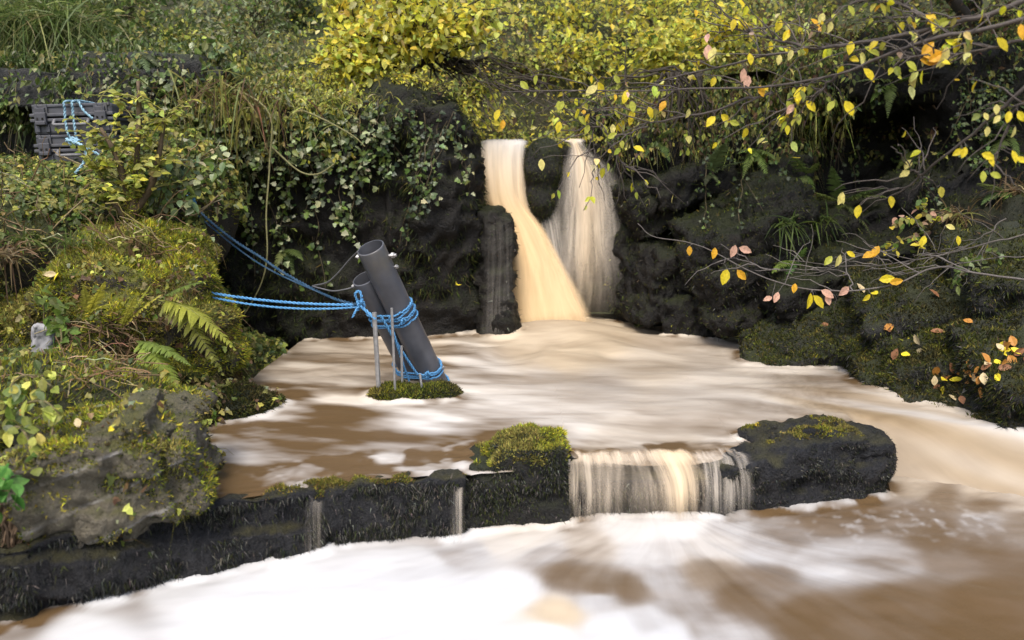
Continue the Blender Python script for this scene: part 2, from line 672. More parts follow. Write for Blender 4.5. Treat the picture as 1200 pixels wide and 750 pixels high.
xs = np.concatenate([np.linspace(-30, -6, 24), np.linspace(-5.8, 7, 160), np.linspace(7.5, 30, 24)])
ys = np.concatenate([np.linspace(6.75, 11, 90), np.linspace(11.3, 60, 50)])
X, Y = np.meshgrid(xs, ys, indexing='ij')
Z = terr_z(X.ravel(), Y.ravel())
Vt = np.stack([X.ravel(), Y.ravel(), Z], 1)
ft = grid_faces(len(xs), len(ys))
tri = np.concatenate([ft[:, [0, 1, 2]], ft[:, [0, 2, 3]]])
HILL = {'v': Vt, 'f': tri, 'n': vnormals(Vt, tri)}
solo('hillside', HILL, SOIL, kind='structure', smooth=True)
g = MB()
g.add([(-200, -200, -2.1), (200, -200, -2.1), (200, 200, -2.1), (-200, 200, -2.1)], [np.array([(0, 1, 2, 3)])])
solo('ground', g, SOIL, kind='structure')

# ------------------------------------------------------------------ ledge across the stream
lip_px = [(-90, 658), (60, 640), (200, 604), (360, 579), (430, 569), (530, 564), (600, 558), (680, 547), (800, 548), (850, 545), (950, 528), (1045, 512)]
LIP = np.array([W(a, b, ZU) for a, b in lip_px])
XA = LIP[-1][0]


def lip_y(x):
    return np.interp(x, LIP[:, 0], LIP[:, 1])


def lp(px):
    a = np.array([q[0] for q in lip_px])
    return np.array([np.interp(px, a, LIP[:, k]) for k in range(3)])


MD = ((.022, .25, 3), (.016, .10, 4, 1), (.010, .05, 3), (.005, .02, 2))


def hair(geo, n, col, length=(.02, .045), w=.006, mask=None, down=.9, zmin=ZL - .02, mb=None):
    mb = mb or MB()
    p, nr = scatter(geo, n, mask, zmin=zmin)
    tip = nr * rng.uniform(.35, .9, (len(p), 1)) + np.array([0, 0, -down]) * rng.uniform(.4, 1.2, (len(p), 1)) + .35 * rng.normal(size=p.shape)
    leaves(mb, SPIKE, p - nr * .004, tip, nr + .6 * rng.normal(size=p.shape), rng.uniform(*length, len(p)), pick(len(p), col), width=w * rng.uniform(.6, 1.5, len(p)))
    return mb


def fuzz(geo, n, col, length=(.012, .03), w=.008, mask=None, zmin=-9., mb=None, lift=0.):
    mb = mb or MB()
    p, nr = scatter(geo, n, mask, zmin=zmin)
    cl = fbm(p / .06, 2, 31)
    tip = nr + .55 * rng.normal(size=p.shape) + np.array([0, 0, lift])
    c = pick(len(p), col, .25) * (1 + .45 * cl)[:, None]
    t = (.5 * sstep(.05, .3, fbm(p / .2, 3, 32)))[:, None]                 # worn brown and fresh yellow patches
    c = c * (1 - t) + c.mean(1, keepdims=True) * np.array([1.25, .95, .45]) * t
    t = (.8 * sstep(.08, .35, fbm(p / .17, 3, 37)))[:, None]
    c = c * (1 + t * np.array([.7, .6, .2]))
    leaves(mb, SPIKE, p - nr * .004, tip, rdir(len(p)), rng.uniform(*length, len(p)) * (1 + .5 * cl), c, width=w * rng.uniform(.6, 1.5, len(p)))
    return mb


DARKHAIR = [(4, (.012, .013, .013)), (3, (.03, .03, .028)), (1.5, (.03, .035, .012)), (1.6, (.11, .105, .09))]  # palest strands paint the wet glints into the moss colour
MOSSY = [(4, (.19, .20, .025)), (3, (.30, .29, .03)), (2, (.08, .10, .018)), (.7, (.13, .09, .03))]
DMOSSY = [(4, (.035, .045, .012)), (2, (.07, .075, .016)), (3, (.016, .022, .008)), (.6, (.07, .055, .03))]
TOPMOSS = [(3, (.12, .115, .02)), (2, (.2, .17, .03)), (2, (.07, .075, .02)), (1, (.12, .07, .03))]

GEO = {}


def rock(name, label, prims, mat, moss=None, cat='rock', group=None, **kw):
    g = mass(prims, **kw)
    v = g['v']
    r = thing(name, label, cat, (v[:, 0].mean(), v[:, 1].mean(), v[:, 2].min()), group)
    part('stone', g, mat, r, smooth=True)
    GEO[label] = g
    if moss is not None:
        mm = MB()
        moss(g, mm)
        if not mm.empty():
            part('moss', mm, HAIR if kw.get('hairmat') else MOSS, r, kind='stuff')
    return g, r


def tilted(p0, p1, depth, zt, zb=None, n=2, back=.10, seed=0):
    'wall of rock under the lip: narrow on top, its back sloping away under the water'
    q = [p0 + (p1 - p0) * k / n for k in range(n + 1)]
    r = random.Random(seed)
    out = []
    for a, b in zip(q[:-1], q[1:]):
        dz = r.uniform(-.012, .012)
        a = a + np.array([0, r.uniform(-.015, .015), 0])
        out += [ledge_b(a, b, back, ZL - .35, ZU + zt + dz), ledge_b(a + (0, .03, 0), b + (0, .03, 0), depth, ZL - .35, ZU - .055)]
    return out


def ledge_part(p0, p1, zt=.012, n=9000, top=3000):
    def f(g, mb):
        hair(g, int(n * 1.4), DARKHAIR, (.018, .042), .0045, down=1.5, mask=lambda c, nn: (nn[:, 2] < .6) * (.04 + sstep(-.15, .25, fbm(c / .1, 3, 5))) * (.25 + .75 * sstep(-1.25, -.85, c[:, 0])), mb=mb)
        fuzz(g, top, TOPMOSS, (.01, .02), .006, mask=lambda c, nn: (nn[:, 2] > .45) * (c[:, 2] > ZU - .015) * sstep(-.1, .3, fbm(c / .15, 2, 6)), mb=mb)
    return f


def boxes(pxs, depth, dz=0.012, back=0.0):
    q = [lp(p) for p in pxs]
    return [ledge_b(a, b, depth, ZL - .35, ZU + dz) for a, b in zip(q[:-1], q[1:])]


G_LA, _ = rock('rock_ledge', 'long low black rock ledge with wet film, running under the layered slab', sum([tilted(lp(a), lp(b), .34, .006, n=2, back=.075, seed=a) for a, b in ((-85, 25), (25, 120), (120, 200), (200, 290), (290, 368))], []), R_LEDGE,
               ledge_part(0, 0, n=9000, top=3500), 'rock ledge', voxel=.014, smooth=1, disp=MD, seed=1, strata=(.032, .055))
G_LB, _ = rock('rock_ledge', 'black hairy moss rock ledge between the two thin trickles of water', sum([tilted(lp(a), lp(b), .36, .018, n=2, back=.09, seed=a) for a, b in ((366, 430), (430, 536))], []), R_LEDGE,
               ledge_part(0, 0, n=11000, top=4500), 'rock ledge', voxel=.016, smooth=2, disp=MD, seed=2, strata=(.012, .09))
a, b = lp(548), lp(664)
c = (a + b) / 2
G_LC, _ = rock('boulder', 'rounded boulder with bright green moss cap standing in the middle of the ledge',
               [ledge_b(a + (0.02, .05, 0), b + (-.02, .04, 0), .40, ZL - .35, ZU - .03), prim_b((c[0], c[1] + .18, ZU - .15), (.205, .15, .185), (0, -.08, .06)),
                prim_e((c[0] + .04, c[1] + .20, ZU - .02), (.185, .18, .15)), prim_b((c[0] + .06, c[1] + .18, ZU - .06), (.14, .14, .155), (0, -.03, 0))], R_DMOSS,
               lambda g, mb: (hair(g, 12000, DARKHAIR + [(2, (.04, .05, .012))], (.014, .032), .006, mask=lambda q, nn: (nn[:, 2] < .6) * (.1 + sstep(-.2, .3, fbm(q / .1, 3, 5))), mb=mb),
                              fuzz(g, 8000, MOSSY, (.012, .026), .007, mask=lambda q, nn: sstep(.15, .6, nn[:, 2]) * (q[:, 2] > ZU + .03), mb=mb)),
               'boulder', voxel=.018, smooth=5, disp=((.03, .22, 3), (.016, .10, 4, 1), (.008, .04, 3)), seed=3)
G_LD, _ = rock('rock_ledge', 'dark rock ledge seen behind the thin curtain of falling water', boxes((668, 760, 852), .35, -.06), R_LEDGE,
               lambda g, mb: hair(g, 5000, DARKHAIR, mask=lambda q, nn: nn[:, 2] < .3, mb=mb), 'rock ledge', voxel=.02, smooth=4, disp=((.015, .2, 3), (.008, .06, 3)), seed=4)
e0, e1 = lp(848), lp(1048)
G_LE, _ = rock('boulder', 'broad black boulder with an olive moss crown, right of the water curtain',
               tilted(e0, lp(930), .3, -.012, n=2, back=.10, seed=3) + tilted(lp(925), e1 + (-.05, .03, 0), .3, -.02, n=2, back=.12, seed=4) +
               [prim_b(lp(955) + (0, .17, -.135), (.24, .15, .17), (.15, -.12, .3)), prim_e(lp(955) + (0, .16, -.075), (.27, .18, .155), (0, -.08, .25)), prim_b(lp(1005) + (0, .15, -.16), (.15, .15, .175), (.1, .12, .2)), prim_e(lp(893) + (0, .12, -.11), (.30, .13, .125), (0, -.1, .25)),
                prim_b(lp(960) + (0, .08, -.22), (.36, .10, .13), (0, 0, .25)), prim_e(lp(1030) + (0, .12, -.17), (.11, .14, .15))], R_LEDGE,
               lambda g, mb: (hair(g, 12000, DARKHAIR, (.010, .024), .005, mask=lambda q, nn: (nn[:, 2] < .75) * (.06 + sstep(-.15, .25, fbm(q / .1, 3, 5))), mb=mb),
                              fuzz(g, 6000, TOPMOSS + MOSSY, (.01, .02), .006, mask=lambda q, nn: sstep(.7, .9, nn[:, 2]) * sstep(-.1, .25, fbm(q / .2, 2, 8)) * (q[:, 2] > ZU + .04), mb=mb)),
               'boulder', voxel=.018, smooth=3, disp=((.03, .25, 4), (.018, .11, 4, 1), (.010, .04, 3)), seed=5, strata=(.012, .08))

# ------------------------------------------------------------------ left bank
G_SLAB, _ = rock('stone_slab', 'layered grey-brown stone slab with pale quartz veins overhanging the lower pool',
                 [prim_b(P(126, 596, 2.74) + (0, .20, .0), (.275, .20, .12), (.06, -.42, .22)), prim_b(P(82, 582, 2.64) + (0, .22, .02), (.24, .20, .17), (.06, -.25, .2)), prim_b(P(60, 600, 2.62) + (0, .2, .0), (.16, .18, .15), (.06, -.3, .2)),
                  prim_b(P(95, 522, 2.86) + (0, .24, .01), (.27, .22, .035), (0, -.06, .15)), prim_b(P(150, 508, 2.95) + (0, .24, 0), (.16, .22, .022), (0, -.1, .15)),
                  prim_e(P(185, 548, 3.02) + (0, .12, 0), (.13, .2, .09), (0, -.25, .3)), prim_e(P(205, 560, 3.1) + (0, .12, 0), (.1, .2, .05), (0, -.1, .3))], R_SLAB,
                 lambda g, mb: (fuzz(g, 9000, MOSSY, (.01, .03), .008, mask=lambda q, nn: sstep(.2, .7, nn[:, 2]) * sstep(-.3, .2, fbm(q / .2, 3, 2)), mb=mb),
                                fuzz(g, 5000, MOSSY + DMOSSY, (.01, .022), .007, mask=lambda q, nn: (nn[:, 2] < .5) * sstep(.0, .35, fbm(q / .12, 3, 12) + .5 * (q[:, 0] + 1.45)), mb=mb)),
                 'stone slab', voxel=.014, smooth=1, disp=((.018, .3, 4), (.022, .12, 4, 1), (.010, .04, 3, 1)), seed=6, strata=(.03, .06))
G_HUM, HUM = rock('mossy_boulder', 'tall hummock of rock cloaked in yellow-green moss where the blue rope is made fast',
                  [prim_e(P(165, 395, 4.45), (.50, .42, .50)), prim_e(P(215, 345, 4.5), (.19, .3, .24)), prim_e(P(235, 420, 4.5), (.20, .32, .33)),
                   prim_e(P(110, 345, 4.5), (.25, .35, .26)), prim_e(P(170, 300, 4.7), (.36, .35, .2)), prim_e(P(60, 400, 4.5), (.3, .4, .35)),
                   prim_e(P(225, 460, 4.35), (.2, .25, .22))], R_MOSS,
                  lambda g, mb: (fuzz(g, 52000, MOSSY, (.014, .034), .008, mask=lambda q, nn: .25 + sstep(-.35, .2, fbm(q / .16, 3, 21)), mb=mb, zmin=ZU - .05, lift=.2),
                                 hair(g, 6000, [(3, BRN), (2, (.05, .055, .015)), (1, (.2, .15, .07))], (.05, .12), .004, mask=lambda q, nn: (nn[:, 2] < .6) * sstep(.1, .4, fbm(q / .2, 3, 25)), mb=mb)),
                  'boulder', voxel=.022, smooth=3, disp=((.08, .32, 4), (.05, .14, 4), (.016, .05, 3, 1)), seed=7, strata=(.03, .14))
G_LOW, _ = rock('mossy_boulder', 'low dark mossy boulder reaching into the brown water below the fern',
                [prim_e(P(215, 490, 4.05), (.20, .28, .2)), prim_e(P(275, 478, 4.2), (.21, .2, .115)), prim_e(P(310, 478, 4.3), (.1, .14, .075)), prim_e(P(190, 520, 3.55), (.14, .25, .12)),
                 prim_e(P(180, 560, 3.35), (.14, .16, .07))], R_DMOSS,
                lambda g, mb: (fuzz(g, 22000, DMOSSY + [(2, (.09, .09, .016))], (.012, .03), .008, mask=lambda q, nn: .3 + sstep(-.2, .5, nn[:, 2]), mb=mb, zmin=ZU - .02),
                               hair(g, 4000, DMOSSY, mask=lambda q, nn: nn[:, 2] < .2, mb=mb, zmin=ZU)),
                'boulder', voxel=.022, smooth=3, disp=((.04, .25, 4), (.025, .08, 4), (.008, .03, 2)), seed=8)
G_BANK = mass([prim_e(P(40, 490, 3.7), (.75, .80, .27), (-.35, 0, 0)), prim_e(P(120, 480, 3.7), (.36, .6, .18), (-.3, 0, 0)), prim_e(P(60, 600, 3.25), (.5, .3, .3)), prim_e(P(-40, 650, 2.95), (.30, .3, .26)), prim_e(P(-110, 600, 2.9), (.4, .5, .5)), prim_e(P(-120, 420, 4.3), (.75, .9, .7)), prim_e(P(20, 300, 4.9), (.55, .6, .42)),
               prim_e(P(-60, 640, 3.1), (.4, .6, .35)), prim_e(P(90, 262, 5.5), (1.0, .75, .42)), prim_e(P(-150, 250, 5.6), (1.2, 1.3, .5)),
               prim_e(P(200, 240, 5.5), (.42, .5, .5)), prim_e(P(160, 500, 5.6), (1.4, 1.0, .8)), prim_e(P(-300, 300, 5.), (1.3, 3, .7)), prim_b((-3.3, 3, -1.5), (1.2, 4, .6))],
              voxel=.045, smooth=5, disp=((.08, .4, 4), (.03, .12, 3)), seed=9)
solo('bank', G_BANK, SOIL, kind='structure', smooth=True)

G_BW, _ = rock('stone_wall', 'dark wall of long flat stone courses behind the equipment cases',
               [prim_b(P(60, 150, 6.1) + (0, .3, 0), (1.35, .5, .42)), prim_b(P(40, 118, 5.72), (.9, .14, .075), (0, .03, .02)), prim_b(P(95, 95, 5.8), (.62, .16, .06), (0, -.02, .05)),
                prim_b(P(-30, 92, 5.8), (.5, .16, .06)), prim_b(P(150, 85, 6.0), (.35, .2, .12)), prim_b(P(205, 120, 6.05), (.3, .2, .32))], R_WALL,
               lambda g, mb: fuzz(g, 6000, DMOSSY, (.012, .03), .009, mask=lambda q, nn: sstep(-.05, .3, fbm(q / .25, 3, 14)), mb=mb), 'stone wall',
               voxel=.03, smooth=2, disp=((.03, .3, 4), (.015, .08, 3)), seed=10, strata=(.02, .09))

# ------------------------------------------------------------------ middle cliff
G_CLIFF, _ = rock('cliff', 'dark overhanging rock cliff hung with ivy behind the pipes, ending at the waterfall',
                  [prim_b((-1.45, 6.75, -.42), (1.05, .62, .9)), prim_e(P(515, 235, 6.5), (.36, .5, .86)), prim_b(P(505, 260, 6.45) + (0, .1, 0), (.30, .4, .72), (0, .04, .1)), prim_e(P(470, 150, 6.55), (.4, .5, .36)), prim_b(P(400, 250, 6.35) + (0, .2, 0), (.75, .28, .72)),
                   prim_e(P(330, 170, 6.4), (.5, .45, .4)), prim_e(P(250, 160, 6.3), (.4, .5, .55)), prim_b((-1.35, 6.75, -1.2), (1.1, .5, .3)), prim_e(P(545, 260, 6.4), (.13, .3, .7))], R_WET,
                  lambda g, mb: (hair(g, 16000, DMOSSY + [(3, (.012, .016, .007))], (.03, .08), .008, mask=lambda q, nn: sstep(-.15, .3, fbm(q / .3, 3, 15)), mb=mb, zmin=ZU),
                                 fuzz(g, 7000, DMOSSY, (.015, .035), .01, mask=lambda q, nn: sstep(.2, .7, nn[:, 2]), mb=mb)),
                  'cliff', voxel=.035, smooth=5, disp=((.09, .5, 4), (.05, .17, 4, 1), (.012, .05, 3)), seed=11, strata=(.03, .16))
G_PIL, _ = rock('rock_pillar', 'small square-topped black rock pillar at the left foot of the waterfall',
                [prim_b(P(580, 330, 6.2) + (0, .15, 0), (.115, .2, .48), (0, .03, .1)), prim_b(P(574, 300, 6.25) + (0, .15, 0), (.1, .2, .34), (0, -.04, -.1)), prim_e(P(590, 370, 6.2), (.1, .16, .25))], R_WET,
                lambda g, mb: hair(g, 1200, DARKHAIR, (.02, .05), .007, mb=mb), 'rock', voxel=.025, smooth=3, disp=((.05, .25, 4), (.035, .12, 3, 1), (.01, .04, 3)), seed=12, strata=(.02, .12))

# ------------------------------------------------------------------ behind the falls and the right wall
G_FB, _ = rock('cliff', 'black rock step that the waterfall pours over',
               [prim_b((.25, 7.66, -.62), (.95, .6, .80)), prim_b((.3, 7.2, -1.1), (.9, .35, .45)), prim_b((.1, 7.12, -.75), (.5, .2, .10), (0, .25, .1)), prim_b((.6, 7.1, -.5), (.3, .2, .09), (0, -.2, 0))], R_WET, None,
               'cliff', voxel=.035, smooth=4, disp=((.06, .4, 4), (.04, .15, 4, 1)), seed=13, strata=(.03, .14))
G_FC, _ = rock('boulder', 'dark mossy boulder splitting the top of the waterfall in two',
               [prim_e(P(636, 195, 6.95), (.16, .25, .24)), prim_e(P(634, 235, 6.95), (.14, .22, .22)), prim_e(P(628, 280, 7.0), (.15, .2, .25))], R_DMOSS,
               lambda g, mb: hair(g, 5000, DMOSSY, (.015, .035), .007, mb=mb), 'boulder', voxel=.025, smooth=4, disp=((.04, .2, 4), (.02, .07, 3)), seed=14)
G_RW, _ = rock('cliff', 'shadowed gorge wall with a hollow, right of the waterfall under the autumn branches',
               [prim_b((2.9, 7.6, -.45), (2.2, .6, 1.0)), prim_b(P(800, 200, 7.1), (.5, .4, .4), (.1, -.2, .2)), prim_e(P(860, 165, 7.0), (.6, .5, .35)), prim_b(P(1130, 85, 6.7), (.8, .5, .2), (.1, .08, 0)),
                prim_e(P(985, 105, 6.6), (.45, .5, .2)), prim_e(P(1060, 90, 6.5), (.4, .4, .17)), prim_b(P(1180, 180, 6.1) + (0, .5, 0), (.42, .5, .75)), prim_b(P(800, 215, 6.75), (.48, .22, .07), (.3, -.30, .2)), prim_b(P(880, 215, 6.5), (.40, .22, .08), (.3, -.55, .1)), prim_b(P(740, 270, 6.9), (.22, .2, .08), (.2, -.35, 0)),
                prim_b(P(985, 255, 6.25), (.5, .2, .07), (.3, -.25, .1)), prim_b(P(1085, 215, 6.2), (.28, .2, .1), (.3, -.4, .1)), prim_e(P(760, 330, 6.9), (.35, .45, .5)), prim_e(P(840, 330, 6.8), (.45, .5, .5)),
                prim_e(P(1000, 290, 6.5), (.75, .5, .33)), prim_b(P(980, 380, 6.5), (.9, .5, .4)), prim_e(P(1180, 290, 5.8), (.6, .6, .4))], R_WET,
               lambda g, mb: (hair(g, 16000, DMOSSY + [(3, (.012, .016, .007))], (.03, .08), .009, mask=lambda q, nn: sstep(-.2, .3, fbm(q / .35, 3, 16)), mb=mb, zmin=ZU),
                              fuzz(g, 9000, DMOSSY, (.015, .04), .011, mask=lambda q, nn: sstep(.1, .7, nn[:, 2]), mb=mb)),
               'cliff', voxel=.04, smooth=5, disp=((.10, .5, 4), (.05, .17, 4, 1), (.015, .06, 3)), seed=15)
mossfn = lambda n, s: (lambda g, mb: (fuzz(g, n, DMOSSY + [(1, (.09, .095, .018))], (.014, .034), .009, mask=lambda q, nn: .15 + sstep(-.2, .5, nn[:, 2]) * sstep(-.4, .1, fbm(q / .2, 3, s)), mb=mb, zmin=ZU - .03),
                                      hair(g, n // 3, DARKHAIR + DMOSSY, (.02, .05), .007, mask=lambda q, nn: nn[:, 2] < .3, mb=mb, zmin=ZU - .03)))
GMOSSY = [(4, (.05, .056, .013)), (2, (.11, .11, .022)), (3, (.022, .027, .008)), (.5, (.07, .05, .025))]
mossgn = lambda n, s: (lambda g, mb: (fuzz(g, n, GMOSSY, (.014, .034), .009, mask=lambda q, nn: .1 + sstep(-.2, .5, nn[:, 2]) * sstep(-.35, .05, fbm(q / .2, 3, s)), mb=mb, zmin=ZU - .03),
                                      hair(g, n // 3, DARKHAIR + DMOSSY, (.02, .05), .007, mask=lambda q, nn: nn[:, 2] < .3, mb=mb, zmin=ZU - .03)))
DD = ((.07, .3, 4), (.035, .12, 4, 1), (.012, .035, 3))
rocks = [
    ('mossy_boulder', 'big mossy dark boulder bulging from the gorge wall below the ferns', [prim_b(P(868, 285, 6.2), (.36, .35, .26), (.2, -.45, .2)), prim_e(P(905, 245, 6.2), (.3, .35, .22)), prim_e(P(830, 300, 6.2), (.22, .3, .2))], 7000),
    ('boulder', 'wet black boulder at the water edge, just right of the waterfall foot', [prim_b(P(775, 335, 6.5), (.22, .3, .28), (.1, .2, .3)), prim_b(P(815, 365, 6.35), (.26, .3, .17), (0, -.3, -.2))], 2500),
    ('boulder', 'dark boulder below the bare twig with pink leaves', [prim_b(P(848, 335, 6.05), (.22, .3, .22), (.1, -.3, .3)), prim_e(P(860, 372, 5.9), (.26, .25, .09))], 3500),
    ('boulder', 'mossy dark boulder wedged beside the right-hand veil of the waterfall', [prim_b(P(755, 240, 6.85), (.22, .35, .22), (0, -.35, .2)), prim_b(P(805, 215, 6.7), (.34, .3, .13), (0, -.35, .1))], 3500),
    ('boulder', 'black boulder low in the gorge wall, above the mossy rock slope', [prim_b(P(940, 345, 5.95), (.36, .35, .22), (.2, -.3, .1)), prim_b(P(1010, 320, 5.9), (.3, .35, .2), (.1, -.2, -.2))], 4000),
]
for i, (nm, lb, pr, n) in enumerate(rocks):
    rock(nm, lb, pr, R_WET, mossfn(n // 2, 40 + i), 'boulder', voxel=.025, smooth=4, disp=DD, seed=20 + i)
sl0, sl1 = P(890, 410, 5.4), P(1240, 385, 4.75)
G_R1, _ = rock('mossy_rock', 'long mossy rock slope rising from the white water towards the right edge',
               [prim_b(P(1045, 392, 5.2) + (0, .12, 0), (.92, .30, .13), (.45, -.30, -.30)), prim_b(P(1140, 372, 5.0) + (0, .15, 0), (.62, .34, .26), (.45, -.22, -.25)),
                prim_b(P(1240, 370, 4.8) + (0, .2, 0), (.5, .42, .42), (.3, -.1, -.2)), prim_e(P(905, 407, 5.5), (.2, .14, .055), (0, -.25, 0)), prim_b(P(1110, 425, 5.0), (.42, .25, .2), (.3, -.1, -.1))], R_GMOSS, mossgn(30000, 60), 'rock',
               voxel=.03, smooth=4, disp=DD, seed=30)
G_R2, _ = rock('mossy_rock', 'dark mossy rock with one drift of yellow leaves, in front of the long rock slope',
               [prim_b(P(1050, 428, 4.85), (.26, .24, .12), (.4, -.28, -.1)), prim_b(P(1085, 430, 4.8), (.24, .3, .18), (.3, -.2, -.2)), prim_e(P(1062, 455, 4.72), (.2, .2, .10))], R_GMOSS, mossgn(14000, 61), 'rock',
               voxel=.025, smooth=4, disp=DD, seed=31)
G_R3, _ = rock('mossy_rock', 'near mossy rock at the right edge covered in orange leaf litter',
               [prim_b(P(1160, 468, 4.35) + (0, .08, 0), (.42, .27, .14), (.35, -.30, -.25)), prim_b(P(1230, 455, 4.2), (.38, .4, .27), (.3, -.2, -.2)), prim_e(P(1090, 475, 4.5), (.24, .2, .08), (0, -.2, 0)), prim_e(P(1190, 503, 4.1), (.25, .25, .12))], R_GMOSS, mossgn(18000, 62), 'rock',
               voxel=.025, smooth=4, disp=DD, seed=32)
G_PR, _ = rock('mossy_rock', 'small mossy rock breaking the water under the two grey pipes',
               [prim_e(P(482, 469, 4.5), (.26, .15, .095), (0, -.03, 0)), prim_e(P(455, 470, 4.45), (.13, .13, .085)), prim_e(P(515, 464, 4.5), (.13, .12, .08)), prim_e(P(490, 485, 4.5), (.22, .15, .07))], R_DMOSS,
               lambda g, mb: (fuzz(g, 9000, MOSSY[:1] + DMOSSY + GMOSSY[1:2], (.012, .028), .007, mask=lambda q, nn: .2 + sstep(0, .5, nn[:, 2]), mb=mb, zmin=ZU), hair(g, 3000, DMOSSY + DARKHAIR, (.015, .03), .006, mask=lambda q, nn: nn[:, 2] < .4, mb=mb, zmin=ZU)),
               'rock', voxel=.02, smooth=2, disp=((.03, .18, 4), (.015, .06, 3)), seed=33)
rock('stone', 'small flat stone lodged on the black ledge below the layered slab', [prim_e(P(132, 634, 2.98), (.045, .04, .022), (0, -.3, 0))], R_SLAB, None, 'stone', voxel=.008, smooth=2, disp=((.008, .05, 3),), seed=34)
rock('stone', 'pale grey upright stone among the leaves on the left bank', [prim_b(P(50, 398, 4.0), (.04, .03, .075), (.1, .15, .3))], plain('grey_stone', (.30, .30, .31), .7, .3, var=.4, scale=12), None, 'stone', voxel=.01, smooth=2, disp=((.014, .06, 3, 1),), seed=35)

# =================================================================== WATER
FB = W(655, 390, ZU)


def field(px, py, pts, sy=1.7, pw=2.0):
    P_ = np.array(pts, float)
    num = np.zeros((len(px), P_.shape[1] - 2))
    den = np.zeros(len(px))
    for q in P_:
        w = 1 / (((px - q[0]) ** 2 + (sy * (py - q[1])) ** 2) / 400 + .15) ** pw
        num += w[:, None] * q[2:]
        den += w
    return num / den[:, None]


UP = [(300, 420, .85, .45), (400, 430, .9, .4), (480, 420, .85, .45), (290, 455, .8, .35), (400, 460, .75, .3), (350, 485, .42, .1), (420, 495, .4, .1), (300, 505, .6, 0), (350, 525, .45, 0), (280, 530, .55, 0),
      (440, 520, .38, 0), (250, 575, .03, 0), (300, 580, .04, 0), (230, 595, 0, 0), (350, 565, .1, 0), (420, 550, .2, 0), (480, 545, .2, 0), (510, 535, .32, 0), (520, 510, .5, 0), (600, 485, .8, .1), (560, 490, .72, .1),
      (700, 400, .98, .6), (620, 405, .92, .55), (660, 420, .98, .6), (560, 435, .8, .15), (760, 430, .97, .4), (860, 425, .93, .3), (890, 400, .75, .1), (940, 450, .93, .3), (700, 460, .93, .15), (640, 450, .9, .12),
      (800, 480, .88, .2), (650, 510, .62, .1), (600, 525, .35, .1), (740, 515, .38, .25), (700, 540, .3, .3), (800, 535, .28, .35), (860, 510, .6, .2), (900, 490, .8, .2), (980, 475, .9, .3), (1040, 490, .9, .4), (1060, 510, .75, .6),
      (1100, 540, .8, .8), (1150, 520, 1., .3), (1110, 500, 1.05, .3), (1080, 555, .55, .8), (1100, 568, .7, .7), (1180, 555, .85, .6), (1250, 560, .85, .5), (1130, 560, .6, .9), (1200, 530, 1., .3), (930, 510, .55, .3), (980, 440, .85, .2), (960, 500, .5, .3)]
LO = [(60, 700, .25, 0), (150, 685, .3, 0), (20, 712, .15, 0), (120, 700, .55, 0), (200, 690, .9, 0), (300, 670, .97, 0), (100, 740, .98, .0), (250, 720, 1, .0), (400, 700, 1, 0), (420, 665, .9, 0), (500, 660, .85, 0), (550, 700, 1, .0),
      (580, 640, .85, .3), (620, 632, .95, .35), (600, 690, 1, 0), (655, 718, .8, .8), (640, 745, 1, .1), (720, 735, .97, 0), (780, 748, .9, 0), (700, 702, .72, 0), (760, 728, .75, 0), (560, 645, .6, 0), (530, 648, .55, 0),
      (660, 670, .10, .2), (700, 690, .10, .2), (640, 650, .4, .1), (740, 690, .08, .2), (690, 640, .35, .4), (740, 620, .85, .2), (800, 612, .92, .15), (760, 650, .55, .1), (775, 680, .55, 0), (800, 710, .5, 0), (835, 740, .4, 0),
      (840, 640, .7, .2), (860, 615, .6, 0), (900, 640, .45, 0), (960, 657, .48, 0), (1040, 662, .38, 0), (1120, 655, .1, 0), (830, 670, .2, .4), (870, 700, .05, 0), (900, 680, .14, 0), (950, 720, .02, 0), (1050, 700, .03, 0), (1150, 700, .0, 0), (1000, 740, .04, 0),
      (1150, 740, .0, 0), (960, 610, .06, 0), (1000, 590, .03, 0), (1080, 600, .1, 0), (1150, 610, .28, 0), (1080, 572, .4, .6), (1100, 582, .08, .4), (1150, 578, .5, .6), (1150, 592, .1, .3), (1200, 590, .5, .5), (1200, 608, .12, .2), (900, 605, .3, 0), (920, 625, .15, 0), (1250, 605, .3, .2), (1250, 660, .05, 0), (1100, 625, .05, 0), (1150, 640, .06, 0)]


SHORE = bvh(G_BANK, *GEO.values())


def shore(v):
    'metres to the nearest rock'
    return np.array([(lambda h: h[3] if h[3] is not None else 1.)(SHORE.find_nearest(p, .3)) for p in v.tolist()])


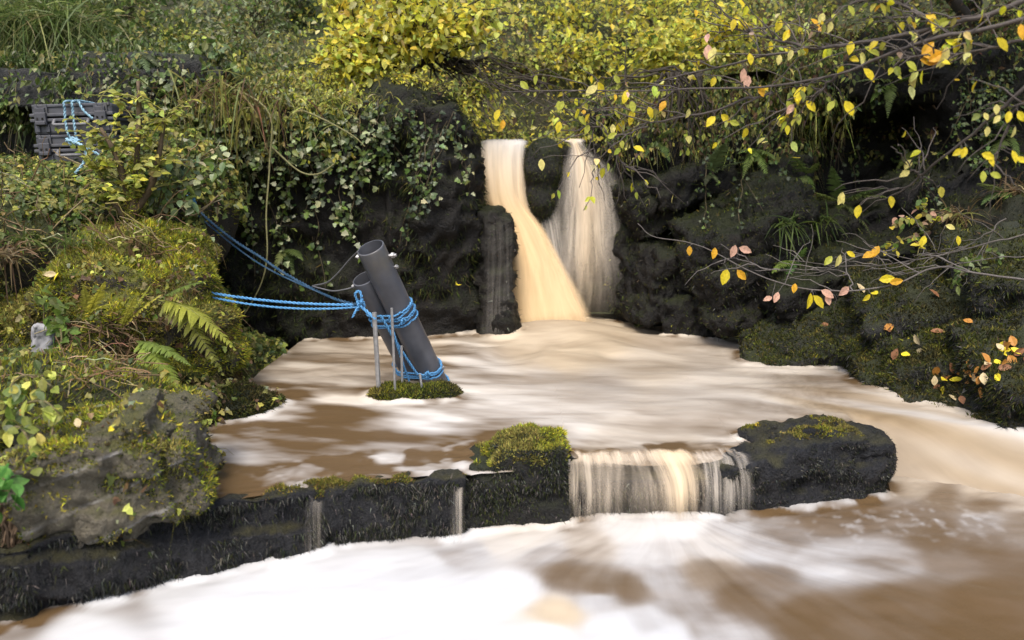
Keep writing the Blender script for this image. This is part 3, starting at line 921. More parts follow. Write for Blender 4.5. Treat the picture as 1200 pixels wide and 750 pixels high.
def water_sheet(name, cols, rows, xy, zf, flow, pts, extra):
    V = xy
    px, py = proj(np.column_stack([V, np.full(len(V), ZU)]))
    z = zf(V)
    v = np.column_stack([V, z])
    px, py = proj(v)
    f = field(px, py, pts, pw=2.0 if name == 'upper_pool' else 2.6)
    fl = flow(v)
    foam, tan = f[:, 0] * (.64 if name == 'upper_pool' else 1.), f[:, 1] + (.22 if name == 'upper_pool' else 0.)
    foam = foam + extra(v, foam, px, py)
    sd = shore(v)
    n1 = fbm(v * (9, 9, 0), 3, 53)
    foam = foam + (.55 * sstep(.075, .015, sd) * sstep(-.15, .35, n1) - .35 * sstep(.10, .03, sd) * sstep(.0, -.3, n1)) * (.4 + .6 * sstep(.9, .4, foam))
    if name == 'upper_pool':                  # the main current is evenly charged with bubbles, the chute runs in bands
        x, y = v[:, 0], v[:, 1]
        ch = sstep(XA - .55, XA + .1, x) * sstep(4.9, 4.4, y)
        k = sstep(-.5, .3, x) * (1 - ch) * sstep(.03, .12, sd)
        foam = foam * (1 - k) + (.56 + .5 * (foam - .56)) * k
        c = .75 * x + y
        band = fbm(np.stack([c * 4.5, (x - .75 * y) * .3, 0 * c + 3], 1), 3, 58)
        foam = foam * (1 - .75 * ch) + .75 * ch * (.50 + .75 * band)
        tan = tan * (1 - ch) + ch * np.clip(.62 - .9 * band, .2, 1)
    foam = np.clip(foam, 0, 1)
    v[:, 2] += .012 * sstep(.05, .0, sd) + .008 * sstep(.08, .0, sd) * n1
    b = np.array([v[:, 0].mean(), v[:, 1].mean(), v[:, 2].min()])
    me = build_mesh(name, v - b, [grid_faces(cols, rows)], attrs={'foam': ('FLOAT', foam), 'tan': ('FLOAT', tan), 'flow': ('FLOAT_VECTOR', fl)}, smooth=True)
    o = link(name, me, WATER, None, b)
    o['kind'] = 'structure'
    return v


# upper pool and the chute that leaves it on the right
nx, ny = 520, 300
gx = np.concatenate([np.linspace(-1.62, XA - .06, 400), np.linspace(XA - .03, 4.6, 120)])
S = np.linspace(0, 1, ny)


def ytop(x):
    return 4.24 - .50 * np.clip(x - XA + .05, 0, 1.1)


def near(x):
    return np.where(x < XA - .045, lip_y(x) + np.where((x > LIP[7][0] - .04) & (x < LIP[9][0] + .15), .10, .035), ytop(x) - .52)


X = np.repeat(gx, ny)
Yn = near(X)
T = np.tile(S, nx)
Y = Yn + (7.15 - Yn) * T ** 1.3


def zup(V):
    x, y = V[:, 0], V[:, 1]
    r = np.hypot(x - FB[0], y - FB[1])
    th = np.arctan2(y - FB[1], x - FB[0])
    z = ZU + .028 * fbm(np.stack([x * 1.1, y * 2.6, 0 * r], 1), 3, 50) + .008 * fbm(np.stack([x * 3, y * 9, 0 * r], 1), 3, 51)
    z = z + .10 * np.exp(-(r / .55) ** 2) + .045 * np.exp(-((r - .9) / .35) ** 2) * fbm(np.stack([th * 3, r * 2, 0 * r], 1), 2, 52)
    calm = sstep(.35, -.4, x) * sstep(4.6, 4.0, y)
    z = z * (1 - calm * .8) + ZU * calm * .8
    t = np.clip((ytop(x) - y) / .36, 0, 1) * sstep(XA - .10, XA + .02, x)
    z = z - (ZU - ZL + .03) * (t * t * (3 - 2 * t))
    lipdip = sstep(.26, .0, y - lip_y(x)) * (x < XA) * sstep(.25, .45, x) * sstep(1.2, 1.0, x)
    return z - .02 * lipdip


def flow_up(v):
    x, y = v[:, 0], v[:, 1]
    w = np.stack([x * 1.2, y * 1.2, 0 * x], 1)
    x = x + .22 * fbm(w, 2, 55)
    y = y + .22 * fbm(w, 2, 56)
    r = np.hypot(x - FB[0], (y - FB[1]))
    th = np.arctan2(y - FB[1], x - FB[0])
    k = sstep(XA - .6, XA + .3, x)              # the chute runs towards the viewer
    m = np.stack([(y + .05 * x + .10 * r) * 6., x * 1.0, 0 * r], 1)
    ch = np.stack([(.75 * x + y) * 4.5, (x - .75 * y) * .7, 0 * r + 5], 1)
    return m * (1 - k)[:, None] + ch * k[:, None]


def extra_up(v, foam, px, py):
    q = fbm(np.stack([v[:, 0] * 2.2, v[:, 1] * 5.5 + v[:, 0] * 1.2, 0 * v[:, 0]], 1), 4, 57)
    k = 1 - np.abs(foam - .4) / .4
    ch = sstep(XA - .7, XA + .2, v[:, 0]) * sstep(5.2, 4.7, v[:, 1])
    c = (.75 * v[:, 0] + v[:, 1])
    band = fbm(np.stack([c * 3.2, (v[:, 0] - .75 * v[:, 1]) * .35, 0 * c + 3], 1), 3, 58)
    mid = fbm(np.stack([v[:, 0] * .8, (v[:, 1] + .06 * v[:, 0]) * 3.4, 0 * c + 8], 1), 4, 59)
    return np.clip(k, 0, 1) * 1.5 * q + .70 * ch * band - .16 * ch + .15 * (1 - ch) * mid * sstep(-.6, .1, v[:, 0])


v_up = water_sheet('upper_pool', nx, ny, np.column_stack([X, Y]), zup, flow_up, UP, extra_up)

# lower pool
FC = W(748, 596, ZL)
nx2, ny2 = 420, 260
gx2 = np.linspace(-3.2, 4.6, nx2)
X = np.repeat(gx2, ny2)
Yf = lip_y(X) + .14 + .12 * sstep(XA - .2, XA + .6, X)
T = np.tile(np.linspace(0, 1, ny2), nx2)
Y = .6 + (Yf - .6) * T


def zlo(V):
    x, y = V[:, 0], V[:, 1]
    r = np.hypot(x - FC[0], y - FC[1])
    th = np.arctan2(y - FC[1], x - FC[0])
    a = sstep(.1, .5, r)
    z = ZL + a * .014 * fbm(np.stack([th * 7, r * 1.5, 0 * r], 1), 3, 60) + .006 * fbm(np.stack([x * 6, y * 9, 0 * r], 1), 3, 61)
    z = z + .03 * np.exp(-((r - .18) / .2) ** 2)
    rp = sstep(.9, 1.7, x) * sstep(2.9, 3.4, y)
    return z + rp * .006 * fbm(np.stack([x * 22, y * 26, 0 * r], 1), 2, 62)


def flow_lo(v):
    x, y = v[:, 0], v[:, 1]
    w = np.stack([x, y, 0 * x], 1)
    x = x + .22 * fbm(w, 2, 65)
    y = y + .22 * fbm(w, 2, 66)
    r = np.hypot(x - FC[0], y - FC[1])
    th = np.arctan2(y - FC[1], x - FC[0])
    far = np.stack([th * 4.2, r * 1.2, 0 * r], 1)
    return far


def extra_lo(v, foam, px, py):
    q = fbm(np.stack([v[:, 0] * 4, v[:, 1] * 7, 0 * v[:, 0]], 1), 4, 67)
    k = np.clip(1 - np.abs(foam - .45) / .45, 0, 1)
    sp = fbm(np.stack([v[:, 0] * 26, v[:, 1] * 20, 0 * v[:, 0]], 1), 2, 68)      # sparkle on the right-hand ripples, painted as pale foam flecks
    fl = np.exp(-((px - 1060) / 130) ** 2 - ((py - 612) / 24) ** 2) * np.clip(sp - .25, 0, 1) * 1.6
    st = fbm(np.stack([(v[:, 1] - .15 * v[:, 0]) * 5, v[:, 0] * .9, 0 * v[:, 0]], 1), 4, 69)
    return k * .4 * q + 1. * .5 * fl - .5 * sstep(.8, 1, foam) * np.clip(st, 0, 1)


v_lo = water_sheet('lower_pool', nx2, ny2, np.column_stack([X, Y]), zlo, flow_lo, LO, extra_lo)


# ------------------------------------------------------------------ falling water
def fall(name, label, left, right, op, tan, freq=(26, 1.6), bulge=.05, layers=3, gap=.05, ns=40, nt=60, cat='waterfall', mat=None, edge=.18, tfade=(.0, .0), jit=.0):
    """curved sheets of falling water between two edges given as survey points"""
    V, A, Tn, Fl, Fc, off = [], [], [], [], [], 0
    L0, R0 = spline([P(*q) if len(q) == 3 else q for q in left], nt), spline([P(*q) if len(q) == 3 else q for q in right], nt)
    length = np.concatenate([[0], np.cumsum(np.linalg.norm(np.diff((L0 + R0) / 2, axis=0), axis=1))])
    for k in range(layers):
        s = np.linspace(0, 1, ns)[None, :, None]
        M = L0[:, None] * (1 - s) + R0[:, None] * s
        bl = bulge * (1 - (2 * s[..., 0] - 1) ** 2) - gap * k
        M = M.copy()
        M[..., 1] -= bl
        q = np.stack([np.broadcast_to(s[..., 0] * 9, M.shape[:2]).ravel(), np.repeat(length * .8, ns), np.full(ns * nt, k * 7.)], 1)
        M[..., 1] += .03 * fbm(q, 3, 70).reshape(nt, ns)
        V.append(M.reshape(-1, 3))
        ss = np.broadcast_to(s[..., 0], (nt, ns))
        tt = np.repeat(np.linspace(0, 1, nt)[:, None], ns, 1)
        wob = .06 * fbm(np.stack([ss.ravel() * 0, tt.ravel() * 3, ss.ravel() * 2 + k], 1), 2, 71).reshape(nt, ns)
        e = sstep(0, edge, ss + wob) * sstep(0, edge, 1 - ss + wob)
        o = op(ss, tt) * e
        if tfade[0]:
            o = o * sstep(0, tfade[0], tt)
        if tfade[1]:
            o = o * sstep(0, tfade[1], 1 - tt)
        A.append(np.clip(o, 0, 1).ravel())
        Tn.append(np.clip(tan(ss, tt), 0, 1).ravel())
        wp = .6 * fbm(np.stack([ss.ravel() * freq[0] * .3, np.repeat(length * 2.5, ns), np.full(ns * nt, k * 3.)], 1), 2, 72)
        Fl.append(np.stack([ss.ravel() * freq[0] + wp, np.repeat(length * freq[1], ns), np.full(ns * nt, k * 9.3)], 1))
        Fc.append(grid_faces(nt, ns) + off)
        off += ns * nt
    V = np.concatenate(V)
    b = np.array([V[:, 0].mean(), V[:, 1].mean(), V[:, 2].min()])
    me = build_mesh(name, V - b, [np.concatenate(Fc)], attrs={'op': ('FLOAT', np.concatenate(A)), 'tan': ('FLOAT', np.concatenate(Tn)), 'flow': ('FLOAT_VECTOR', np.concatenate(Fl))}, smooth=True)
    return tag(link(name, me, mat or FALL, None, b), label, cat)


one = lambda s, t: np.ones_like(s)
fall('waterfall', 'tan left-hand stream of the waterfall turning into a broad slanting chute',
     [(565, 163.5, 7.4), (566, 164.3, 7.15), (561, 165.0, 6.95), (560, 167.5, 6.87), (560, 176, 6.83), (561, 200, 6.80), (565, 235, 6.77), (583, 262, 6.72), (592, 310, 6.6), (597, 360, 6.48), (600, 398, 6.4)],
     [(618, 163, 7.4), (615, 164, 7.15), (620, 165.0, 6.95), (620, 167.5, 6.88), (618, 176, 6.86), (617, 200, 6.84), (622, 240, 6.82), (640, 270, 6.75), (662, 310, 6.6), (686, 350, 6.5), (706, 390, 6.4)],
     lambda s, t: .90 * one(s, t) - .22 * sstep(.6, 1, s) * sstep(.5, .6, t), lambda s, t: .34 + .62 * sstep(.35, .65, t) - .25 * s * sstep(.45, .3, t) - .1 * s, layers=3, gap=.035, bulge=.06, freq=(5, 1.0), edge=.2, tfade=(0, .08))
fall('waterfall', 'right-hand veil of the waterfall spreading out in a white fan',
     [(652, 163, 7.4), (655, 164.2, 7.15), (658, 165.5, 7.02), (663, 169, 6.97), (660, 180, 6.93), (646, 200, 6.88), (636, 240, 6.84), (628, 300, 6.8), (618, 380, 6.72)],
     [(690, 163, 7.4), (689, 164.2, 7.15), (688, 165.5, 7.02), (688, 169, 6.97), (703, 180, 6.93), (738, 203, 6.88), (760, 240, 6.84), (772, 300, 6.8), (782, 380, 6.72)],
     lambda s, t: np.clip(.50 * np.exp(-((s - .38) / .12) ** 2) + .27 * sstep(1.0, .40, s) + .9 * sstep(.44, .22, t), 0, 1) * (1 - .25 * sstep(.3, .9, t)),
     lambda s, t: .42 * np.exp(-((s - .42) / .18) ** 2) + .22, layers=2, gap=.05, bulge=.10, freq=(17, 1.2), edge=.42, tfade=(0, .2))
fall('waterfall', 'thin grey veil of water running down the rock between the two main streams',
     [(606, 175, 7.1), (604, 215, 6.9), (612, 250, 6.86), (625, 300, 6.85), (645, 370, 6.8)], [(622, 175, 7.1), (626, 215, 6.9), (660, 250, 6.86), (668, 300, 6.85), (680, 370, 6.8)],
     lambda s, t: .26 * one(s, t) + .12 * t, lambda s, t: .25 * one(s, t), layers=1, freq=(20, 1.0), edge=.3, tfade=(.2, 0), bulge=.02)
fall('waterfall', 'faint trickle of water over the black rock pillar', [(566, 245, 6.17), (564, 320, 6.12), (562, 400, 6.08)], [(604, 250, 6.17), (606, 320, 6.12), (606, 398, 6.08)],
     lambda s, t: .02 * one(s, t) + .04 * t, lambda s, t: .2 * one(s, t), layers=1, freq=(16, .9), edge=.25, tfade=(.15, .1), bulge=.05)


def curtain(label, px0, px1, op, tan, freq, layers=2, out=.09, edge=.1, tf=0.03, top=.0):
    L, R = [], []
    for px, Q in ((px0, L), (px1, R)):
        a = lp(px)
        for t, dy, dz in ((0, .20, .004), (0, .10, .0), (0, .02, -.014 + top), (0, -out * .45, -.055), (0, -out * .75, -.13), (0, -out, -.275)):
            Q.append(np.array([a[0], a[1] + dy, ZU + dz, 0]))
    return fall('waterfall', label, [q[:3] for q in L], [q[:3] for q in R], op, tan, freq, .0, layers, .035, ns=110, nt=50, edge=edge, cat='cascade', tfade=(.12, tf), mat=THIN)


_P = P


def P(*q):                          # world points pass straight through
    return _P(*q) if not (len(q) == 3 and isinstance(q[0], np.floating)) else np.array(q)


curtain('streaky see-through curtain of water falling over the ledge between the two boulders', 666, 832,
        lambda s, t: np.clip((.24 - .12 * np.exp(-((s - .45) / .22) ** 2) + .40 * np.exp(-((s - .78) / .11) ** 2) + .22 * np.exp(-((s - .06) / .1) ** 2)) * (1 - .1 * t) + .3 * sstep(.4, .2, t), 0, 1),
        lambda s, t: .5 + .22 * np.exp(-((s - .80) / .14) ** 2) + 0 * t, (11, 1.0), tf=.3)
curtain('faint end of the water curtain against the broad black boulder', 815, 885, lambda s, t: (.34 - .2 * s) * np.ones_like(t), lambda s, t: .3 + 0 * s, (10, 1.3), layers=1, edge=.25, top=.02, tf=.3)
curtain('thin white trickle falling at the joint of the left ledge', 354, 384, lambda s, t: .20 * np.exp(-((s - .35) / .25) ** 2) + .05 + 0 * t, lambda s, t: .3 + 0 * s, (2.2, .9), layers=1, out=.06, edge=.5, tf=.1)
curtain('pale trickle falling beside the mossy boulder', 524, 547, lambda s, t: .32 * np.exp(-((s - .5) / .3) ** 2) + .06 + 0 * t, lambda s, t: 0 * s + .3, (2.2, .9), layers=1, out=.06, edge=.5, tf=.1)
P = _P

# =================================================================== PIPES, RODS, ROPES
PVC = plain('grey_pvc', (.085, .09, .106), .38, .5, var=.4, scale=7, dirt=(.13, .115, .085))
PVC_IN = plain('grey_pvc_inside', (.05, .052, .06), .5, .4, var=.3, scale=14)
STEEL = plain('galvanised_steel', (.42, .42, .42), .38, .5, metal=.6, var=.35, scale=40)
ROPE = plain('blue_rope', (.10, .30, .56), .6, .3, var=.35, scale=120, bump=.6)
ROPE2 = plain('pale_blue_rope', (.28, .46, .56), .6, .3, var=.3, scale=120, bump=.6)
DROPE = plain('navy_rope', (.02, .06, .11), .6, .3, var=.35, scale=120)
CABLE = plain('grey_cable', (.10, .10, .105), .5, .4)


def pipe(name, label, a, b, r, wall, notch=None):
    a, b = np.asarray(a), np.asarray(b)
    t = thing(name, label, 'pipe', b)
    ax = (b - a) / np.linalg.norm(b - a)
    n = np.cross(ax, [0, 1, 0]); n /= np.linalg.norm(n)
    u = np.cross(ax, n)
    L = np.linalg.norm(b - a)
    seg = 48
    ang = np.arange(seg) * 2 * math.pi / seg
    ring = lambda s, rr: a + ax * s + rr * (np.cos(ang)[:, None] * n + np.sin(ang)[:, None] * u)
    out = [ring(.004, r - .002), ring(.0, r - .004), ring(.0, r - .004)]
    prof = [(L, r)] + [(s, r) for s in np.linspace(L, .006, 14)[1:]] + [(.002, r - .0012), (0, r - .003), (0, r - wall + .002)]
    V = np.concatenate([ring(s, q) for s, q in prof])
    i = np.arange(len(prof) - 1)[:, None] * seg
    j = np.arange(seg)[None, :]
    k = (j + 1) % seg
    m = MB()
    m.add(V, [np.stack([i + j, i + seg + j, i + seg + k, i + k], -1).reshape(-1, 4)])
    part('tube_wall', m, PVC, t, smooth=True)
    prof = [(.0005, r - wall + .002), (.004, r - wall), (L, r - wall)]
    V = np.concatenate([ring(s, q) for s, q in prof])
    i = np.arange(len(prof) - 1)[:, None] * seg
    m = MB()
    m.add(V, [np.stack([i + j, i + seg + j, i + seg + k, i + k], -1).reshape(-1, 4)])
    part('bore', m, PVC_IN, t, smooth=True)
    return t, ax, n, u, L


def bolt(parent, p, d, L=.035, r=.008):
    m = MB()
    d = unit(np.asarray(d, float))
    m.tube([p, p + d * L], r, 8)
    m.tube([p + d * (L * .45), p + d * (L * .75)], r * 1.9, 6)
    part('bolt', m, STEEL, parent)


A1, B1 = P(434, 290, 4.42), P(516, 462, 4.86)
A2, B2 = P(426.5, 326, 4.56), P(499, 465, 4.98)
R1, R2 = .079, .071
p1, ax1, n1, u1, L1 = pipe('grey_pipe', 'longer and nearer of two slanted grey plastic pipes, tied with blue rope', A1, B1, R1, .010)
p2, ax2, n2, u2, L2 = pipe('grey_pipe', 'shorter slanted grey plastic pipe half hidden behind the longer one', A2, B2, R2, .010)
rx = np.array([1, 0, 0.])
bolt(p1, A1 + ax1 * .055 + rx * R1 * .95, (1, -.2, .1), .05, .009)
bolt(p1, A1 + ax1 * .13 + rx * R1 * 1.0 + (.0, 0, 0), (1, -.3, .1), .03, .007)
bolt(p1, A1 + ax1 * .06 - rx * R1 * .95, (-1, -.2, -.1), .03, .007)
bolt(p2, A2 + ax2 * .055 - rx * R2 * .9, (-1, -.3, -.1), .03, .007)
bolt(p1, A1 + ax1 * (L1 - .22) + rx * R1 * .9, (1, -.3, .3), .035, .007)


def rod(label, a, b, r):
    m = MB()
    m.tube([a, b], r, 10)
    return solo('steel_rod', m, STEEL, label, 'rod', smooth=False)


rod('thickest steel rod, leftmost of those holding up the pipes', P(438.5, 366, 4.43), P(444, 460, 4.45), .0135)
rod('thin steel rod standing in front of the shorter pipe', P(459, 361, 4.36), P(463, 458, 4.42), .0075)
rod('short thin steel rod, right of the other two, behind the pipes', P(470.5, 405, 4.55), P(471.5, 462, 4.55), .0075)
rod('stubby steel peg poking out of the small mossy rock', P(492, 438, 4.45), P(495, 458, 4.45), .007)


def sag(a, b, s, n=24, wob=.0):
    t = np.linspace(0, 1, n)[:, None]
    p = np.asarray(a) * (1 - t) + np.asarray(b) * t
    p[:, 2] -= s * 4 * (t * (1 - t))[:, 0]
    if wob:
        p += wob * np.stack([fbm(np.stack([t[:, 0] * 7, t[:, 0] * 0 + k, t[:, 0] * 0], 1), 2, 80) for k in range(3)], 1)
    return p


def twist(mb, pts, r, strands=2, pitch=.05, col=(.5, .5, .5), seg=5):
    """laid rope: strands wound round the line"""
    pts = np.asarray(pts, float)
    d = np.concatenate([[0], np.cumsum(np.linalg.norm(np.diff(pts, axis=0), axis=1))])
    n = max(12, int(d[-1] / pitch * 8))
    s = np.linspace(0, d[-1], n)
    q = np.stack([np.interp(s, d, pts[:, k]) for k in range(3)], 1)
    T = unit(np.gradient(q, axis=0))
    a = np.cross(T, [.12, .25, .96]); a = unit(a)
    b = np.cross(T, a)
    for k in range(strands):
        ph = s / pitch * 2 * math.pi + k * 2 * math.pi / strands
        mb.tube(q + .55 * r * (np.cos(ph)[:, None] * a + np.sin(ph)[:, None] * b), r * .62, seg, col)


K1, K2 = P(421, 357, 4.47), P(246, 343, 4.52)
rope = thing('blue_rope', 'taut blue rope from the mossy hummock to the pipes', 'rope', K1)
m = MB()
twist(m, sag(K2, K1, .02), .0075)
twist(m, sag(K2 + (0, -.01, -.022), K1 + (0, 0, -.012), .035), .0062)
part('line', m, ROPE, rope)
m = MB()
for k in range(4):
    an = k * .9
    c = K1 + .018 * rng.normal(size=3)
    twist(m, spline([c + .022 * rdir(1)[0] for _ in range(4)], 10), .0065)
twist(m, spline([K1, P(416, 366, 4.42), P(413, 372, 4.42)], 8), .006)
part('knot', m, ROPE, rope)
m = MB()
twist(m, sag(K1, P(440, 374, 4.42), .0), .009)
twist(m, sag(K1, P(424, 349, 4.45), .0), .008)
twist(m, spline([K1, P(416, 345, 4.45), P(421, 341, 4.45), P(424, 348, 4.44)], 12), .007)
part('bridle', m, ROPE, rope)


def lash(label, s0, turns, spread, tilt=.0):
    """turns of rope round both pipes together"""
    m = MB()
    c1, c2 = A1 + ax1 * s0, A2 + ax1 * (s0 - ((A2 - A1) @ ax1))
    e = c2 - c1
    e = e - ax1 * (e @ ax1)
    D = np.linalg.norm(e)
    e /= D
    f = np.cross(ax1, e)
    pts = []
    nn = 40
    for k in range(int(turns * nn) + 1):
        a = 2 * math.pi * k / nn
        ca, sa = math.cos(a), math.sin(a)
        r = (R1 if ca < 0 else R2) + .007
        cc = c1 if ca < 0 else c2
        pts.append(cc + r * (ca * e + sa * f) + ax1 * (spread * k / (turns * nn) + .012 * math.sin(a * .5 + 1) + tilt * ca) + .002 * rng.normal(size=3))
    twist(m, pts, .0055, pitch=.03)
    m2 = MB()
    kn = c1 + (R1 + .01) * unit((-c1 - ax1 * (-c1 @ ax1)) + .9 * e) + ax1 * spread * .5
    for k in range(5):
        twist(m2, spline([kn + .022 * rdir(1)[0] for _ in range(4)], 9), .005)
    t = thing('rope_lashing', label, 'rope', c1)
    part('turns', m, ROPE, t)
    part('knot', m2, ROPE, t)


lash('upper blue rope lashing wound round both pipes', .40, 5, .11, .015)
lash('blue rope lashing round the pipes a little above the foam', L1 - .26, 3, .05, -.03)
lash('lowest blue rope lashing, touching the foam at the foot of the pipes', L1 - .12, 3, .045, -.03)
m = MB()
q0, q1 = A1 + ax1 * .45 + (-.10, -.12, 0), A1 + ax1 * (L1 - .2) + (-.06, -.1, 0)
twist(m, sag(q0, q1, .01), .008)
twist(m, sag(q0 + (.05, -.01, 0), q1 + (-.05, 0, -.04), .02), .007)
solo('blue_rope', m, ROPE, 'short blue rope joining the upper lashing to the lower ones along the pipes', 'rope')
m = MB()
twist(m, spline([P(218, 232, 5.2), P(245, 258, 5.1), P(275, 282, 5.0), P(305, 301, 4.9), P(330, 318, 4.8), P(362, 336, 4.7), P(392, 350, 4.55), P(418, 357, 4.46)], 60), .008)
twist(m, spline([P(216, 238, 5.2), P(250, 268, 5.1), P(285, 296, 5.0), P(320, 318, 4.85), P(366, 339, 4.65), P(400, 353, 4.52)], 60), .0055)
t = thing('navy_rope', 'slack dark blue rope sagging from the brambles down to the pipes', 'rope', P(218, 232, 5.2))
part('line', m, DROPE, t)
m = MB()
for k in range(6):
    twist(m, spline([P(219, 236, 5.15) + .05 * rdir(1)[0] * (1, .6, 1.4) for _ in range(4)], 10), .010)
part('knot', m, ROPE, t)
for lb, pts in (('upper grey cable curling from the rim of the longer pipe to the dark rope', [(420, 294, 4.42), (408, 306, 4.5), (396, 320, 4.55), (383, 331, 4.6), (366, 335, 4.66)]),
                ('lower grey cable running from the rim of the shorter pipe to the dark rope', [(415, 336, 4.52), (405, 339, 4.5), (390, 341, 4.55), (376, 338, 4.6), (366, 335.5, 4.66)])):
    m = MB()
    m.tube(spline([P(*q) for q in pts], 30), .0042, 6)
    solo('cable', m, CABLE, lb, 'cable', smooth=True)

# ------------------------------------------------------------------ the two equipment cases
CASE = plain('case_plastic', (.062, .064, .075), .5, .45, var=.3, scale=25, dirt=(.07, .065, .05))
CASE2 = plain('case_latch', (.05, .05, .058), .45, .5, var=.25, scale=25)
GRIP = plain('worn_handle', (.16, .16, .165), .5, .4, var=.4, scale=30)


def bevbox(mb, c, h, R, bev=.01, col=(.5, .5, .5)):
    bm = bmesh.new()
    bmesh.ops.create_cube(bm, size=2, matrix=Matrix.Diagonal((h[0], h[1], h[2], 1)))
    bmesh.ops.bevel(bm, geom=bm.edges[:], offset=min(bev, min(h) * .9), segments=3, profile=.5, affect='EDGES')
    bm.verts.ensure_lookup_table()
    V = np.array([v.co[:] for v in bm.verts])
    V = V @ np.array(R).T + np.asarray(c)
    bm.verts.index_update()
    F = {}
    for f in bm.faces:
        F.setdefault(len(f.verts), []).append([v.index for v in f.verts])
    bm.free()
    mb.add(V, [np.array(x) for x in F.values()], col)


def case(label, px0, px1, py0, py1, d, tilt, yaw):
    a, b = P(px0, py0, d), P(px1, py1, d)
    wx, hz = (b[0] - a[0]) / 2, (a[2] - b[2]) / 2
    dy = .19
    c = (a + b) / 2 + (0, dy, 0)
    R = np.array(Euler((0, tilt, yaw)).to_matrix())
    t = thing('equipment_case', label, 'case', c - (0, 0, hz))
    at = lambda x, y, z: c + R @ np.array([x, y, z])
    zs = hz * .12                                  # parting line of lid and base
    m = MB()
    bevbox(m, at(0, 0, (zs - hz) / 2 - .003), (wx, dy, (hz + zs) / 2 - .003), R, .022)
    bevbox(m, at(0, -.004, zs - .016), (wx + .009, dy + .009, .011), R, .006)
    for x in (-.86, -.62, .62, .86):
        bevbox(m, at(x * wx, -dy - .004, (zs - hz) / 2 - .012), (.012, .009, (hz + zs) / 2 - .03), R, .004)
    part('base', m, CASE, t)
    m = MB()
    bevbox(m, at(0, 0, (zs + hz) / 2 + .003), (wx, dy, (hz - zs) / 2 - .003), R, .022)
    bevbox(m, at(0, -.004, zs + .016), (wx + .009, dy + .009, .011), R, .006)
    bevbox(m, at(0, -.006, hz - .012), (wx - .01, dy + .002, .010), R, .006)
    for x in (-.86, -.62, .62, .86):
        bevbox(m, at(x * wx, -dy - .004, (zs + hz) / 2 + .008), (.012, .009, (hz - zs) / 2 - .01), R, .004)
    part('lid', m, CASE, t)
    for x in (-.74, .74):
        m = MB()
        bevbox(m, at(x * wx, -dy - .020, zs - .008), (.036, .013, .040), R, .006)
        bevbox(m, at(x * wx, -dy - .028, zs - .034), (.032, .012, .012), R, .005)
        bevbox(m, at(x * wx, -dy - .014, zs + .045), (.030, .010, .018), R, .005)
        l = part('latch', m, CASE2, t)
        for s in (-1, 1):
            m = MB()
            bevbox(m, at(x * wx + s * .016, -dy - .0335, zs - .008), (.006, .002, .007), R, .001)
            part('painted_latch_hole', m, R_WET, l)  # dark block stands in for the shade inside a latch hole
    m = MB()
    z0 = zs - .035
    hw = wx * .42
    m.tube(spline([at(-hw, -dy - .008, z0 + .02), at(-hw, -dy - .03, z0), at(-hw * .9, -dy - .036, z0 - .012), at(0, -dy - .038, z0 - .012), at(hw * .9, -dy - .036, z0 - .012), at(hw, -dy - .03, z0), at(hw, -dy - .008, z0 + .02)], 40), .0105, 8)
    part('handle', m, GRIP, t, smooth=True)
    return at, wx, hz, dy


at1, wx1, hz1, dy1 = case('lower grey plastic equipment case, half sunk in the undergrowth', 40, 134, 157, 193, 5.28, -.03, .05)
at2, wx2, hz2, dy2 = case('upper grey plastic equipment case, stacked on the other one', 35, 131, 121, 157.5, 5.28, -.035, .05)
t = thing('pale_blue_rope', 'pale blue rope tied over the front of the two stacked cases', 'rope', P(85, 165, 5.2))
m = MB()
for x in (-.02, .03):
    top = at2(x + .01, -dy2 - .02, hz2 + .012)
    twist(m, spline([at2(x + .02, dy2, hz2 + .012), top, at2(x, -dy2 - .045, hz2 - .05), at2(x, -dy2 - .05, -hz2 * .8), at1(x * .6 + .02, -dy1 - .055, hz1 * .6), P(86, 165, 5.0)], 40), .0075)
twist(m, spline([at2(.06, -dy2 - .02, hz2 + .012), at2(.09, -dy2 - .03, hz2 - .05), at2(.14, -dy2 - .03, hz2 - .1)], 16), .007)
part('line', m, ROPE2, t)
m = MB()
for k in range(6):
    twist(m, spline([P(85, 165, 5.0) + .028 * rdir(1)[0] * (1.5, .7, .8) for _ in range(4)], 10), .0075)
part('knot', m, ROPE2, t)
m = MB()
twist(m, spline([P(86, 165, 5.0), P(95, 170, 4.95), P(101, 180, 4.95), P(97, 192, 4.95), P(88, 203, 4.92)], 24), .0075)
twist(m, spline([P(86, 165, 5.0), P(96, 170, 4.95), P(106, 176, 4.95), P(116, 181, 4.95)], 20), .0075)
part('tail', m, ROPE2, t)

# =================================================================== PLANTS
T_ALL = bvh(HILL, G_BANK, *GEO.values())
T_CLIFF = bvh(G_CLIFF)


def hit(px, py, T=None, off=0.):
    r = ray(px, py)
    r = r / np.linalg.norm(r)
    h = (T or T_ALL).ray_cast(Vector((0, 0, 0)), Vector(r))
    if h[0] is None:
        return None, None
    return np.array(h[0]) - r * off, np.array(h[1])


def drop(x, y, z=4.):
    h = T_ALL.ray_cast(Vector((x, y, z)), Vector((0, 0, -1)))
    return np.array(h[0]) if h[0] is not None else np.array([x, y, terr_z(np.array([x]), np.array([y]))[0]])


